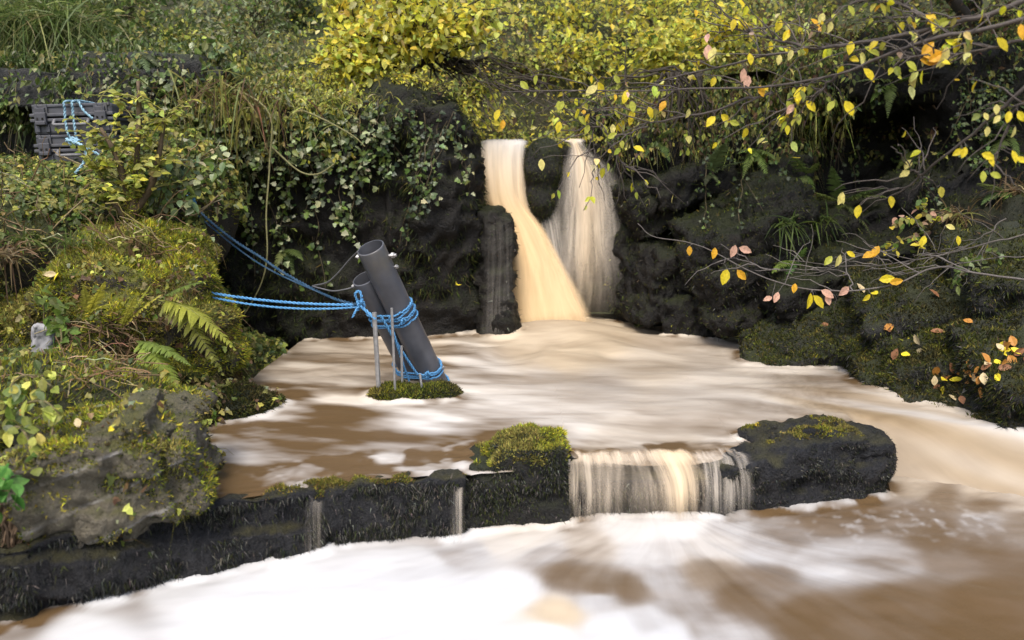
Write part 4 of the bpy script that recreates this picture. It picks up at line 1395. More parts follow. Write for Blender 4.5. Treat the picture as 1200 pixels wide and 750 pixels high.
def region_pal(px, py):
    """what grows where on the slope above the gorge"""
    n = len(px)
    out = np.zeros((n, 3))
    px = px + 45 * rng.normal(size=n)
    a = px < 225
    b = (px >= 225) & (px < 365)
    c = (px >= 365) & (px < 590)
    d = (px >= 590) & (px < 860)
    e = px >= 860
    out[a] = pick(a.sum(), [(3, GRN), (3, MID), (2, OLIVE), (1, PALE)])
    out[b] = pick(b.sum(), [(3, PALE), (3, OLIVE), (2, GRN), (1, MID)])
    out[c] = pick(c.sum(), [(4, LIME), (2.5, OLIVE), (2, YEL), (1, BRN), (1, (.50, .50, .22))])
    out[d] = pick(d.sum(), [(4, LIME), (2.5, OLIVE), (1.5, YEL), (1.5, GRN), (1, BRN), (1.2, (.50, .50, .22)), (1, PALE)])
    out[e] = pick(e.sum(), [(3, OLIVE), (3, MID), (2, BRN), (1, LIME)])
    return out


# undergrowth over the hillside: nobody could count it
u = MB()
inview = lambda c, n: ((lambda a, b: (a > -160) * (a < 1360) * (b > -160) * (b < 330))(*proj(c))) * (c[:, 1] < 16) / np.maximum(c[:, 1], 5) ** 1.2
pp, nn = scatter(HILL, 62000, lambda c, n: inview(c, n) * (.06 + sstep(-.25, .2, fbm(c * 1.7, 4, 89))), seen=False)
cl = fbm(pp * 1.7, 4, 89)
pp = pp + nn * (rng.random((len(pp), 1)) ** 1.3) * (.06 + .95 * np.clip(cl + .12, 0, 1))[:, None]
px, py = proj(pp)
leaves(u, KITE, pp, rdir(len(pp)) + [0, -.3, -.3], nn + .8 * rdir(len(pp)), np.clip(.042 * np.exp(.42 * rng.normal(size=len(pp))), .016, .12), region_pal(px, py), droop=.2)
for g_, n_ in ((G_RW, 9000), (G_CLIFF, 7000), (G_BW, 2500), (G_FB, 600)):
    pp, nn = scatter(g_, n_, lambda c, n: sstep(.25, .7, n[:, 2]) * (c[:, 2] > .05) * (1 if g_ is not G_CLIFF else sstep(440, 380, proj(c)[0])))
    pp = pp + nn * rng.random((len(pp), 1)) * .12
    px, py = proj(pp)
    cc = region_pal(px, py)
    leaves(u, KITE, pp, rdir(len(pp)) + [0, -.5, -.4], nn + .8 * rdir(len(pp)), rng.uniform(.025, .06, len(pp)), cc, droop=.2)
solo('undergrowth', u, LEAF, kind='stuff')
# what hangs down over the upper part of the right wall and the stone wall
u = MB()
for g_, n_, mk, pal in ((G_RW, 15000, lambda c, n: (lambda a, b: sstep(1010, 930, a) * (b > 20) * sstep(210, 90, b + 50 * fbm(c / .4, 3, 44) + .12 * np.maximum(a - 950, 0)) * sstep(680, 720, a))(*proj(c)), [(3, OLIVE), (3, MID), (2, BRN), (1.5, LIME), (1, GRN)]),
                        (G_BW, 5000, lambda c, n: .2 + sstep(-.1, .3, fbm(c / .3, 3, 45)), [(3, GRN), (3, MID), (1, PALE), (1, OLIVE)]),
                        (G_CLIFF, 5000, lambda c, n: (lambda a, b: sstep(175, 120, b + 40 * fbm(c / .3, 3, 46)) * (a < 400))(*proj(c)), [(3, OLIVE), (2, MID), (2, LIME), (1, PALE)])):
    pp, nn = scatter(g_, n_, mk)
    pp = pp + nn * rng.random((len(pp), 1)) * .14
    leaves(u, KITE, pp, rdir(len(pp)) * .7 + [0, -.2, -.8], nn + .7 * rdir(len(pp)), rng.uniform(.025, .06, len(pp)), pick(len(pp), pal), droop=.2)
    k = n_ // 5
    i = rng.choice(len(pp), k)
    leaves(u, BLADE, pp[i], rdir(k) * .45 + [0, -.25, -1], rdir(k), rng.uniform(.1, .3, k), pick(k, pal + [(2, (.2, .17, .09))]), width=.006, droop=.3)
solo('hanging_growth', u, LEAF, kind='stuff')
# grassy blades hanging over the cliff tops
u = MB()
pp, nn = scatter(HILL, 9000, lambda c, n: inview(c, n) * (c[:, 1] < 8.2), seen=False)
px, py = proj(pp)
leaves(u, BLADE, pp, nn * .6 + .5 * rdir(len(pp)) + [0, -.5, .1], rdir(len(pp)), rng.uniform(.08, .25, len(pp)), region_pal(px, py) * .9, width=.008, droop=.5)
solo('grass', u, LEAF, kind='stuff')

# low ground cover on the left bank
u = MB()
pp, nn = scatter(G_BANK, 16000, lambda c, n: (n[:, 2] > .0) * (.08 + .92 * sstep(4.2, 4.7, c[:, 1])) * (.15 + sstep(-.2, .2, fbm(c / .3, 3, 33))) * ((lambda a, b: (a > -150) * (a < 330))(*proj(c))) / np.maximum(c[:, 1], 2.5) ** 1.5)
pp = pp + nn * rng.random((len(pp), 1)) * .07
leaves(u, IVY, pp, rdir(len(pp)) + [0, -.6, .0], nn + .5 * rdir(len(pp)) + [0, -.2, .2], rng.uniform(.018, .042, len(pp)) * (.6 + .1 * pp[:, 1]), pick(len(pp), [(3, GRN), (2, MID), (3, OLIVE), (.5, PALE), (1.2, LIME)]), droop=.3)
solo('ground_cover', u, LEAF, kind='stuff')
u = MB()
pp, nn = scatter(G_BANK, 34000, lambda c, n: (n[:, 2] > -.1) * ((lambda a, b: (a > -150) * (a < 330))(*proj(c))) / np.maximum(c[:, 1], 2.5) ** 1.5)
leaves(u, SPIKE, pp, nn + .6 * rdir(len(pp)), rdir(len(pp)), rng.uniform(.02, .06, len(pp)), pick(len(pp), MOSSY + [(1.5, BRN), (.6, (.22, .18, .09))]), width=.007)
solo('bank_moss', u, MOSS, kind='stuff')


def twig_path(a, b, n=7, wob=.06):
    a, b = np.asarray(a, float), np.asarray(b, float)
    L = np.linalg.norm(b - a)
    t = np.linspace(0, 1, n)[:, None]
    p = a * (1 - t) + b * t
    e = wob * L * np.cumsum(rng.normal(size=(n, 3)), 0) / math.sqrt(n)
    e -= t * e[-1] + (1 - t) * e[0]
    p = p + e
    p[:, 2] += .12 * L * (t * (1 - t))[:, 0] * 2
    return p


def shrub(name, label, cat, base, clumps, stem_r=.012, stem_col=(.05, .04, .025), tmpl=KITE, mat=None, group=None, twigs=True, foliage='foliage', trunk='stem', wood=None):
    """clumps: (centre, radii, leaves, palette, leaf length[, twigs])"""
    base = np.asarray(base, float)
    t = thing(name, label, cat, base, group)
    st, tw, fo = MB(), MB(), MB()
    for cl in clumps:
        c, r, n, pal, sz = cl[:5]
        c, r = np.asarray(c, float), np.broadcast_to(np.asarray(r, float), (3,))
        main = twig_path(base + .02 * rng.normal(size=3), c, 8, .10)
        st.tube(main, np.linspace(stem_r, stem_r * .4, 8), 6, stem_col)
        nt_ = cl[5] if len(cl) > 5 else max(5, n // 22)
        ends = c + rdir(nt_) * r * (rng.random((nt_, 1)) ** .4)
        per = np.array_split(np.arange(n), nt_)
        for e, ids in zip(ends, per):
            s = main[rng.integers(3, 8)]
            path = twig_path(s, e, 6, .10)
            tw.tube(path, np.linspace(stem_r * .32, stem_r * .12, 6), 4, np.array(stem_col) * rng.uniform(.8, 1.5))
            k = len(ids)
            f = rng.random(k) ** .55
            q = np.stack([np.interp(f * 5, np.arange(6), path[:, j]) for j in range(3)], 1) + rng.normal(size=(k, 3)) * sz * .9
            d = unit(e - s) * .6 + rdir(k) + [0, 0, -.25]
            leaves(fo, tmpl, q, d, rdir(k) * .8 + [0, -.35, .75], rng.uniform(.6, 1.25, k) * sz, pick(k, pal), droop=.15)
    part(trunk, st, wood or WOOD, t, smooth=True)
    if not tw.empty():
        part('twigs', tw, wood or WOOD, t)
    if not fo.empty():
        part(foliage, fo, mat or LEAF, t)
    return t


YP = [(4, YEL), (1, YEL2), (5, LIME), (.6, (.6, .56, .25))]
LP = [(4, LIME), (1, OLIVE), (3, YEL), (.7, GRN)]
OP = [(4, OLIVE), (2, LIME), (2, GRN), (1, BRN)]
GP = [(3, GRN), (3, MID), (2, OLIVE), (1, PALE)]
PP = [(3, PALE), (3, GRN), (1, OLIVE), (1, MID)]
# trees and shrubs along the top, left to right
for lb, b, cl in [
    ('tall dark green bush at the top left above the stone wall', (60, 40, 7.6), [((40, -10, 7.5), (.7, .5, .35), 900, GP, .06), ((150, 10, 7.4), (.6, .5, .3), 800, GP, .06)]),
    ('green bush spilling over the rock beside the stone wall', (205, 95, 6.6), [((200, 55, 6.5), (.42, .4, .32), 900, GP + [(3, LIME)], .055), ((235, 90, 6.3), (.3, .3, .25), 600, PP, .05)]),
    ('pale grey-green bush on the cliff top, left of the yellow tree', (300, 110, 6.9), [((270, 60, 6.8), (.42, .4, .35), 900, PP + [(3, OLIVE)], .05), ((320, 90, 6.7), (.4, .35, .28), 900, PP + [(3, OLIVE)], .05), ((300, 10, 7.2), (.5, .4, .3), 700, PP, .05)]),
    ('dark green bush far back between the pale bush and the yellow tree', (352, 60, 8.6), [((352, 12, 8.5), (.42, .4, .38), 1100, [(4, MID), (2, DRK), (2, GRN)], .05)]),
    ('olive bramble bush on the cliff edge under the yellow tree', (420, 135, 6.7), [((390, 105, 6.5), (.4, .3, .18), 900, LP, .04), ((460, 100, 6.5), (.42, .3, .2), 900, LP, .04), ((520, 118, 6.5), (.25, .3, .2), 600, OP, .04)]),
    ('yellow-green thicket straight above the waterfall', (640, 120, 8.6), [((600, 80, 8.3), (.6, .5, .36), 1300, OP, .05), ((690, 70, 8.3), (.6, .5, .4), 1300, LP, .065), ((650, 20, 8.8), (.8, .5, .4), 1200, LP, .07)]),
    ('twiggy olive bush reaching over the left lip of the waterfall', (535, 128, 6.9), [((560, 100, 6.8), (.28, .3, .2), 500, OP + [(2, YEL)], .045), ((545, 140, 6.6), (.12, .2, .16), 260, LP, .045)]),
    ('lime-green bush filling the top of the view right of the thicket', (790, 110, 7.8), [((770, 60, 7.6), (.55, .5, .36), 1200, LP, .07), ((850, 40, 7.4), (.5, .5, .3), 900, LP + [(3, YEL)], .07), ((760, 5, 8.2), (.8, .5, .35), 1000, LP, .07)]),
    ('brown and olive bush at the top right behind the bare twigs', (1000, 80, 7.2), [((960, 40, 7.0), (.6, .5, .3), 900, OP + [(3, BRN)], .05), ((1080, 30, 6.8), (.6, .5, .3), 800, OP + [(4, BRN), (2, DRK)], .05), ((1180, 20, 6.6), (.5, .5, .3), 600, OP + [(4, BRN), (2, DRK)], .05)]),
]:
    bb = P(*b)
    gz = drop(bb[0], bb[1])
    shrub('shrub', lb, 'shrub', np.array([bb[0], bb[1], min(gz[2], bb[2]) - .03]), [(P(*c[0]),) + c[1:] for c in cl], .016)
bb = P(450, 150, 7.2)
shrub('yellow_tree', 'young tree with bright yellow autumn leaves above the middle cliff', 'tree', drop(bb[0], bb[1]) - (0, 0, .03),
      [(P(430, 45, 6.6), (.50, .35, .22), 754, YP, .066), (P(500, 30, 6.6), (.45, .35, .25), 754, YP, .066), (P(400, 72, 6.5), (.3, .3, .14), 435, YP, .064), (P(560, 20, 6.7), (.4, .3, .2), 493, YP + [(3, LIME)], .064), (P(470, -15, 6.8), (.7, .4, .2), 609, YP, .066),
       (P(400, 10, 6.9), (.3, .3, .2), 348, YP + [(2, LIME)], .064)], .03, (.045, .035, .025), BEECH, trunk='trunk')
# unseen tree added above the picture, its crown placed to shade the gorge wall
shrub('shade_tree', 'unseen autumn tree added on the right bank so that its crown shades the gorge wall', 'tree', drop(4.3, 7.4) - (0, 0, .05),
      [((x, y, z), (.75, .7, .35), 420, [(3, LIME), (3, YEL), (2, OLIVE)], .10) for x, y, z in ((1.1, 5.1, 2.5), (2.0, 5.2, 2.6), (2.9, 5.3, 2.7), (1.7, 4.5, 2.3), (2.8, 4.5, 2.5), (3.7, 5.0, 2.6))], .06, (.05, .042, .035), BEECH, trunk='trunk')
# bare twigs hanging above the fall
for lb, b, es in [('tangle of bare dark twigs arching over the left lip of the waterfall', (520, 70, 7.0), [(600, 150, 6.6), (640, 120, 6.7), (570, 150, 6.6), (620, 95, 6.8), (660, 140, 6.7), (590, 120, 6.6)]),
                  ('bare brown stems hanging down the gorge wall right of the waterfall', (800, 85, 6.6), [(808, 180, 6.5), (822, 165, 6.5), (835, 160, 6.5), (790, 150, 6.5), (750, 160, 6.6), (700, 130, 6.8)])]:
    m = MB()
    t = thing('bare_shrub', lb, 'shrub', P(*b))
    for e in es:
        for k in range(5):
            e2 = P(e[0] + rng.normal() * 14, e[1] + rng.normal() * 12, e[2])
            pth = twig_path(P(b[0] + rng.normal() * 14, b[1], b[2]), e2, 9, .12)
            m.tube(pth, np.linspace(.010, .003, 9), 5, np.array((.035, .028, .02)) * rng.uniform(.6, 1.8))
    part('stem', m, WOOD, t, smooth=True)


# ------------------------------------------------------------------ ivy
def ivy(label, starts, T, n_leaf=40, pal=None, size=.035, group=None, hang=.03, name='ivy'):
    st, fo = MB(), MB()
    root = None
    for (px, py, ln) in starts:
        pts = []
        x, y = px, py
        drift = rng.normal() * .25
        for k in range(14):
            h, nr = hit(x, y, T, hang + .03 * rng.random())
            if h is not None and h[1] < 7.9 and h[1] > 3:
                if not pts or np.linalg.norm(h - pts[-1]) < .35:
                    pts.append(h)
            x += drift * ln / 13 + rng.normal() * 2.2
            y += ln / 13
        if len(pts) < 4:
            continue
        pts = spline(pts, 30)
        if root is None:
            root = pts[0]
        st.tube(pts, np.linspace(.0045, .002, 30), 4, np.array((.07, .055, .03)) * rng.uniform(.6, 1.6))
        k = int(n_leaf * rng.uniform(.6, 1.3))
        f = rng.random(k) * 29
        q = np.stack([np.interp(f, np.arange(30), pts[:, j]) for j in range(3)], 1) + rng.normal(size=(k, 3)) * (.028, .018, .022) + [0, -.015, 0]
        leaves(fo, IVY, q, rng.normal(size=(k, 3)) * (.8, .3, .4) + [0, -.35, -.7], rng.normal(size=(k, 3)) * .45 + [0, -.7, .65], rng.uniform(.55, 1.3, k) * size, pick(k, pal or [(4, MID), (3, DRK), (2, GRN), (1, PALE)]))
    if root is None:
        return
    t = thing(name, label, 'ivy', root, group)
    part('stem', st, WOOD, t)
    part('leaves', fo, GLOSSY, t)


IV = [(3, MID), (2, DRK), (3, GRN), (1.5, PALE)]
ivy('ivy curtain over the far left end of the middle cliff, behind the bramble', [(230 + 9 * k, 120 + rng.uniform(-15, 40), rng.uniform(110, 220)) for k in range(7)], T_CLIFF, 60, IV, .04)
ivy('ivy with paired pale leaves on long vines left of the pipes', [(300 + 11 * k, 140 + rng.uniform(-15, 30), rng.uniform(140, 230)) for k in range(6)], T_CLIFF, 46, IV + [(2, PALE)], .042)
ivy('thick ivy clump on the middle cliff top, above the pipes', [(380 + 7 * k, 118 + rng.uniform(-5, 20), rng.uniform(60, 150)) for k in range(11)], T_CLIFF, 62, IV + [(2, PALE)], .045)
ivy('dark ivy trailing down the cliff between the pipes and the waterfall', [(470 + 9 * k, 125 + rng.uniform(-15, 30), rng.uniform(50, 160)) for k in range(9)], T_CLIFF, 28, [(4, DRK), (3, MID), (1, GRN)], .038)
ivy('single ivy sprig with pale leaves near the right edge of the middle cliff', [(528, 150, 80), (538, 160, 60)], T_CLIFF, 16, [(2, GRN), (2, PALE)], .04)
ivy('ivy creeping over the shadowed hollow of the right wall', [(960 + 14 * k, 110 + rng.uniform(-15, 60), rng.uniform(70, 150)) for k in range(9)], None, 34, [(4, MID), (3, DRK), (1, GRN)], .032)
ivy('ivy mat on the right wall near the top corner', [(1125 + 8 * k, 85 + rng.uniform(-10, 20), rng.uniform(60, 120)) for k in range(9)], None, 60, [(4, MID), (3, DRK), (2, GRN)], .03)
ivy('small-leaved ivy on the wall right of the waterfall lip', [(800 + 12 * k, 110 + rng.uniform(-15, 30), rng.uniform(70, 150)) for k in range(9)], None, 44, [(4, MID), (3, DRK), (1, GRN)], .03)
ivy('ivy on the dark rock beside the stone wall at the left', [(165 + 9 * k, 75 + rng.uniform(-10, 30), rng.uniform(60, 120)) for k in range(8)], None, 50, IV, .045)
ivy('ivy scrambling along the courses of the stone wall above the cases', [(10 + 16 * k, 68 + rng.uniform(-8, 20), rng.uniform(30, 60)) for k in range(10)], None, 26, IV, .035)
for lb, pts in (('long bare vine dangling from the cliff top to the taut blue rope', [(258, 95, 5.9), (314, 130, 5.8), (316, 190, 5.8), (312, 250, 5.75), (313, 300, 5.7), (305, 335, 5.7), (285, 370, 5.7), (272, 385, 5.7)]),
                ('pale dead stem leaning across the top of the middle cliff', [(335, 122, 6.0), (375, 138, 5.9), (412, 158, 5.85), (428, 172, 5.85)]),
                ('thin hooked vine crossing the ivy left of the pipes', [(318, 172, 5.85), (350, 200, 5.8), (372, 204, 5.8), (392, 192, 5.8)])):
    m = MB()
    m.tube(spline([P(*q) for q in pts], 40), np.linspace(.008, .004, 40), 5, (.17, .16, .07))
    solo('vine', m, WOOD, lb, 'vine', smooth=True)


# ------------------------------------------------------------------ ferns and tufts
def frond(mb, base, d, L, w, droop, col, np_=20):
    d = unit(np.asarray(d, float))
    s = np.linspace(0, 1, 14)
    pts = np.asarray(base) + d * (s * L)[:, None]
    pts[:, 2] -= droop * L * s ** 2
    mb.tube(pts, np.linspace(.004, .0012, 14) * (L / .4), 4, np.array(col) * .7)
    T = unit(np.gradient(pts, axis=0))
    side = unit(np.cross(T, [0, 0, 1.]))
    f = np.linspace(.12, .99, np_)
    prof = np.sin(np.clip((f - .0) / 1.0, 0, 1) ** .6 * math.pi) ** .8 * (1 - .25 * f) + .05
    for sg in (-1, 1):
        q = np.stack([np.interp(f * 13, np.arange(14), pts[:, j]) for j in range(3)], 1)
        t = np.stack([np.interp(f * 13, np.arange(14), T[:, j]) for j in range(3)], 1)
        sd = np.stack([np.interp(f * 13, np.arange(14), side[:, j]) for j in range(3)], 1) * sg
        up = np.cross(sd, t) * sg
        tip = sd + t * .45 + rng.normal(size=q.shape) * .08 - up * 0
        leaves(mb, FERNL, q, tip, up * np.sign(up[:, 2:3] + 1e-9) + .15 * rng.normal(size=q.shape), prof * w * L * rng.uniform(.85, 1.1, len(q)), np.array(col) * rng.uniform(.8, 1.2, (len(q), 1)), width=L / np_ * 1.05, droop=.25)


FERNL = (np.array([(-.5, 0, 0), (.5, 0, 0), (-.42, .35, .0), (.42, .35, .0), (-.3, .7, -.02), (.3, .7, -.02), (0, 1, -.05)]),
         [np.array([(0, 1, 3, 2), (2, 3, 5, 4)]), np.array([(4, 5, 6)])])


def fern(label, base, fr, pal):
    """fr: (end px, end py, end d, droop, width)"""
    base = np.asarray(base, float)
    t = thing('fern', label, 'fern', base)
    for (px, py, d, dr, w) in fr:
        e = P(px, py, d)
        v = e - base
        L0 = np.linalg.norm(v)
        v = v + np.array([0, 0, dr * L0])
        m = MB()
        frond(m, base, v, np.linalg.norm(v), w, dr * L0 / np.linalg.norm(v), pick(1, pal, .2)[0], np_=22)
        part('frond', m, LEAF, t)


FG = [(3, (.22, .26, .05)), (2, (.29, .30, .05)), (1, (.15, .20, .04))]
FY = [(3, (.38, .38, .05)), (2, (.3, .3, .05))]
FD = [(3, (.11, .16, .04)), (2, (.16, .21, .05))]
fern('big arching fern on the right shoulder of the mossy hummock', P(186, 352, 3.98), [(262, 440, 3.85, .55, .3), (276, 410, 3.9, .5, .3), (240, 330, 4.0, .3, .28)], FG)
fern('low fern with two fronds over the brown stems of the hummock', P(160, 400, 3.95), [(223, 428, 3.8, .3, .2), (215, 468, 3.75, .45, .26)], FG)
fern('fern hanging down the corner of the hummock above the low boulder', P(160, 420, 3.8), [(192, 515, 3.65, .5, .28), (180, 470, 3.6, .45, .26), (200, 500, 3.7, .5, .25)], FG)
fern('yellowing fern standing upright in the middle of the hummock', P(142, 384, 3.95), [(178, 332, 4.0, .1, .22), (160, 345, 3.9, .1, .2), (190, 345, 4.0, .2, .2)], FY)
fern('small yellow-green fern on the left side of the hummock', P(104, 368, 3.95), [(123, 330, 3.9, .1, .25), (98, 335, 3.9, .1, .25), (132, 356, 3.85, .2, .22)], FY)
for lb, b, fr, pal in [
    ('spreading fern at the centre of the right gorge wall', (985, 238), [(1040, 220, .3), (1042, 232, .5), (1020, 275, .6), (1000, 292, .6), (962, 275, .5), (950, 225, .2), (975, 195, .1)], FD + [(2, (.09, .13, .03))]),
    ('drooping fern left of the centre of the right gorge wall', (945, 205), [(925, 180, .2), (960, 190, .2), (930, 240, .6), (955, 250, .6)], FD),
    ('pale curled fern on the wall above the big mossy boulder', (832, 205), [(850, 168, .4), (842, 215, .7), (826, 218, .6), (872, 190, .4)], [(1, (.10, .13, .05)), (1, (.13, .15, .06))]),
    ('fern with one long frond under the overhang at the top right', (1045, 98), [(1003, 96, .3), (1020, 120, .5), (1040, 138, .6), (1075, 90, .3), (1090, 85, .2)], FD),
    ('dim fern by the right edge of the gorge wall', (1185, 160), [(1160, 185, .4), (1150, 160, .2), (1195, 195, .5), (1170, 140, .1)], FD),
    ('soft fern at the right edge above the brambles', (1175, 225), [(1150, 240, .4), (1145, 215, .2), (1190, 245, .5)], FD),
    ('fern hanging on the wall straight above the big mossy boulder', (885, 175), [(870, 210, .6), (900, 215, .6), (912, 190, .4), (865, 180, .3)], FD),
    ('fern with broad fronds on the dark wall, right of the hollow', (1075, 175), [(1050, 200, .4), (1060, 215, .5), (1095, 210, .5), (1105, 190, .3)], FD),
    ('small fern at the foot of the wall above the black boulder', (930, 305), [(905, 320, .4), (920, 335, .5), (955, 325, .4), (945, 290, .1)], FD),
    ('fern tucked beside the small-leaved ivy near the fall', (770, 165), [(790, 150, .2), (755, 185, .5), (785, 190, .5)], FD),
    ('pale fern high on the left above the stone wall', (150, 35), [(140, 55, .4), (165, 50, .4), (148, 20, .1), (128, 40, .3)], [(1, (.14, .18, .08)), (1, (.1, .14, .06))]),
    ('pale fern drooping over the stone wall, right of the sapling top', (160, 62), [(175, 88, .6), (185, 78, .5), (158, 92, .6)], [(1, (.14, .18, .08)), (1, (.1, .14, .06))]),
    ('fern low on the middle cliff behind the taut rope', (335, 292), [(322, 318, .6), (345, 325, .6), (355, 305, .4)], FD + [(2, GRN)]),
]:
    h, nr = hit(b[0], b[1], None, .02)
    if h is None:
        h = P(b[0], b[1], 6.2)
    fern(lb, h, [(x, y, h[1] - .12 - .1 * rng.random(), dr, .26) for x, y, dr in fr], pal)


def tuft(label, base, n, L, pal, lean=(0, 0, 0), w=.008, droop=.6, spread=.05, name='grass_tuft', flare=.7):
    base = np.asarray(base, float)
    m = MB()
    p = base + rng.normal(size=(n, 3)) * spread * (1, 1, .2)
    d = rng.normal(size=(n, 3)) * flare + np.array([0, 0, 1.]) + lean
    s = rng.uniform(.5, 1.1, n) * L
    # blades of four joints
    d = unit(d)
    k = 6
    t = np.linspace(0, 1, k)
    side = unit(np.cross(d, rdir(n)))
    dr = droop * rng.uniform(.5, 1.5, n)
    ctr = p[:, None] + d[:, None] * (t[None, :, None] * s[:, None, None])
    ctr[:, :, 2] -= dr[:, None] * s[:, None] * t[None, :] ** 2
    wd = (w * .55 * (1 - t ** 2) + .0008)[None, :, None] * side[:, None]
    V = np.stack([ctr - wd, ctr + wd], 2).reshape(-1, 3)
    i = (np.arange(n)[:, None] * 2 * k + np.arange(k - 1)[None, :] * 2).ravel()
    m.add(V, [np.stack([i, i + 1, i + 3, i + 2], 1)], np.repeat(pick(n, pal), 2 * k, 0))
    if spread > .2:
        return solo('brow_grass', m, LEAF, kind='stuff')
    return solo(name, m, LEAF, label, 'grass')


GG = [(3, (.14, .18, .045)), (2, (.09, .13, .03)), (1, (.22, .22, .09))]
GY = [(3, (.2, .2, .045)), (2, (.14, .15, .03)), (1, (.3, .25, .1))]
GB = [(3, (.2, .14, .07)), (2, (.12, .08, .04)), (1, (.28, .22, .12))]
for lb, b, n, L, pal, ln, *sp in [
    ('long pale grass hanging at the very top left corner', (10, 22, 6.2), 330, .5, GG, (.1, -.6, -.8), .16), ('long pale grass hanging over the wall, second tuft from the left corner', (45, 25, 6.2), 330, .48, GG, (.1, -.6, -.8), .16),
    ('long pale grass hanging over the wall next to the pale ferns', (85, 22, 6.3), 280, .42, GG, (.1, -.6, -.8), .16),
    ('olive grass draping down the cliff beside the green bush', (250, 105, 6.0), 240, .32, GY + [(4, BRN)], (.1, -.3, -1.6), .24), ('olive grass draping down the cliff below the pale bush', (285, 118, 6.0), 240, .3, GY + [(4, BRN)], (.1, -.3, -1.6), .24),
    ('tuft of arching green grass left of the hummock top', (92, 288, 4.5), 70, .24, GG, (.4, -.4, .1)), ('small tuft of grass at the left edge above the brown roots', (30, 285, 4.5), 70, .2, GG, (.2, -.4, .1)),
    ('dry brown grass clump at the left edge', (2, 300, 4.3), 120, .26, GB, (.2, -.5, -.5)),
    ('dry straw grass hanging at the right edge above the mossy slope', (1195, 225, 5.2), 150, .32, GB, (-.2, -.6, -.6)), ('brown straw grass behind the twigs right of the ferns', (1120, 255, 5.6), 120, .3, GB + [(2, OLIVE)], (-.2, -.6, -.5)),
    ('thin yellow grass on the brow of the middle cliff', (400, 125, 6.15), 520, .14, GY + [(2, LIME)], (0, -.5, .1), .26), 
    ('strappy green leaves on the wall below the centre ferns', (962, 255, 5.95), 60, .26, [(1, GRN), (1, MID)], (0, -.6, -.8)),
    ('strappy green leaves on the wall at the start of the mossy slope', (920, 262, 5.95), 60, .26, [(1, GRN), (1, MID)], (0, -.6, -.8)),
]:
    bb = P(*b)
    h, nr = hit(b[0], b[1])
    if h is not None and 3.5 < h[1] < 7.2 and b[0] > 240:
        bb = h
    tuft(lb, bb, n, L, pal, ln, spread=sp[0] if sp else .05)
u = MB()
for g_, n_ in ((G_HUM, 700), (G_LOW, 400), (G_SLAB, 130)):
    pp, nn = scatter(g_, n_, lambda c, n: (n[:, 2] > -.2) * (.1 + sstep(-.1, .3, fbm(c / .2, 3, 34))))
    pp = pp + nn * (.012 + .02 * rng.random((len(pp), 1)))
    leaves(u, IVY, pp, rdir(len(pp)) + [0, -.3, -.4], nn + .6 * rdir(len(pp)), rng.uniform(.012, .04, len(pp)), pick(len(pp), [(3, OLIVE), (2, LIME), (3, BRN), (2, GRN), (1, (.34, .24, .12)), (.6, PALE)]), droop=.3)
    k = n_ // 3
    i = rng.choice(len(pp), k)
    leaves(u, BLADE, pp[i], rdir(k) + [0, -.2, .1], rdir(k), rng.uniform(.06, .16, k), pick(k, GB + GY), width=.0035, droop=.8)
solo('litter', u, LEAF, kind='stuff')
# dry stems and needles lying on the hummock
m = MB()
for k in range(260):
    a = P(rng.uniform(75, 165), rng.uniform(375, 450), 3.9)
    h, nr = hit(*[q[0] for q in proj(a[None])])
    if h is None or h[1] > 4.8:
        continue
    h = h + nr * .01
    e = h + rng.normal(size=3) * (.10, .05, .05) + (0, -.03, -.02)
    m.tube(twig_path(h, e, 5, .1), .0025, 4, pick(1, [(3, BRN), (2, (.22, .15, .07)), (1, (.3, .24, .13)), (1, (.09, .035, .025))])[0])
for k in range(150):                                   # dead stalks through the growth on the left bank
    h, nr = hit(rng.uniform(-10, 250), rng.uniform(185, 300))
    if h is None or h[1] > 6.5:
        continue
    e = h + unit(np.array([rng.normal() * .8, -.4, rng.uniform(-.1, 1.)])) * rng.uniform(.08, .34)
    m.tube(twig_path(h, e, 6, .14), rng.uniform(.0015, .0035), 4, pick(1, [(3, BRN), (2, (.24, .18, .09)), (1.5, (.34, .29, .17)), (1, OLIVE)])[0])
solo('dry_stems', m, WOOD, kind='stuff')
for i, (lb, px, y0, y1) in enumerate([('bundle of brown roots hanging at the lower left corner', 12, 600, 700), ]):
    m = MB()
    for k in range(26):
        a = P(px + rng.uniform(-16, 14), y0 + rng.uniform(-30, 20), 2.72)
        e = P(px + rng.uniform(-22, 16), y1 + rng.uniform(-40, 16), 2.72)
        pth = twig_path(a, e, 10, .07)
        m.tube(pth, np.linspace(.006, .002, 10) * rng.uniform(.5, 1.4), 4, np.array((.08, .055, .035)) * rng.uniform(.6, 1.8))
    solo('roots', m, WOOD, lb, 'roots')
for lb, pts in (('thin pale trailing stem hanging in front of the layered slab', [(62, 500, 2.75), (58, 540, 2.75), (45, 575, 2.75), (40, 610, 2.75), (38, 645, 2.75)]),
                ('brown straight stem hanging at the left of the layered slab', [(36, 545, 2.72), (38, 580, 2.72), (36, 615, 2.72), (36, 648, 2.72)]),
                ('long dry bramble stem leaning across the bank below the cases', [(55, 262, 4.9), (80, 240, 4.85), (100, 220, 4.8), (135, 185, 4.8)]),
                ('pair of pale dead stalks beside the hummock top', [(60, 270, 4.6), (80, 250, 4.6), (100, 232, 4.6)]),
                ('curved pale twig above the dark blue rope', [(205, 235, 5.0), (222, 252, 5.0), (238, 246, 5.0), (256, 229, 5.0)])):
    m = MB()
    m.tube(spline([P(*q) for q in pts], 24), .0045, 5, (.2, .15, .08))
    solo('stem', m, WOOD, lb, 'stem', smooth=True)

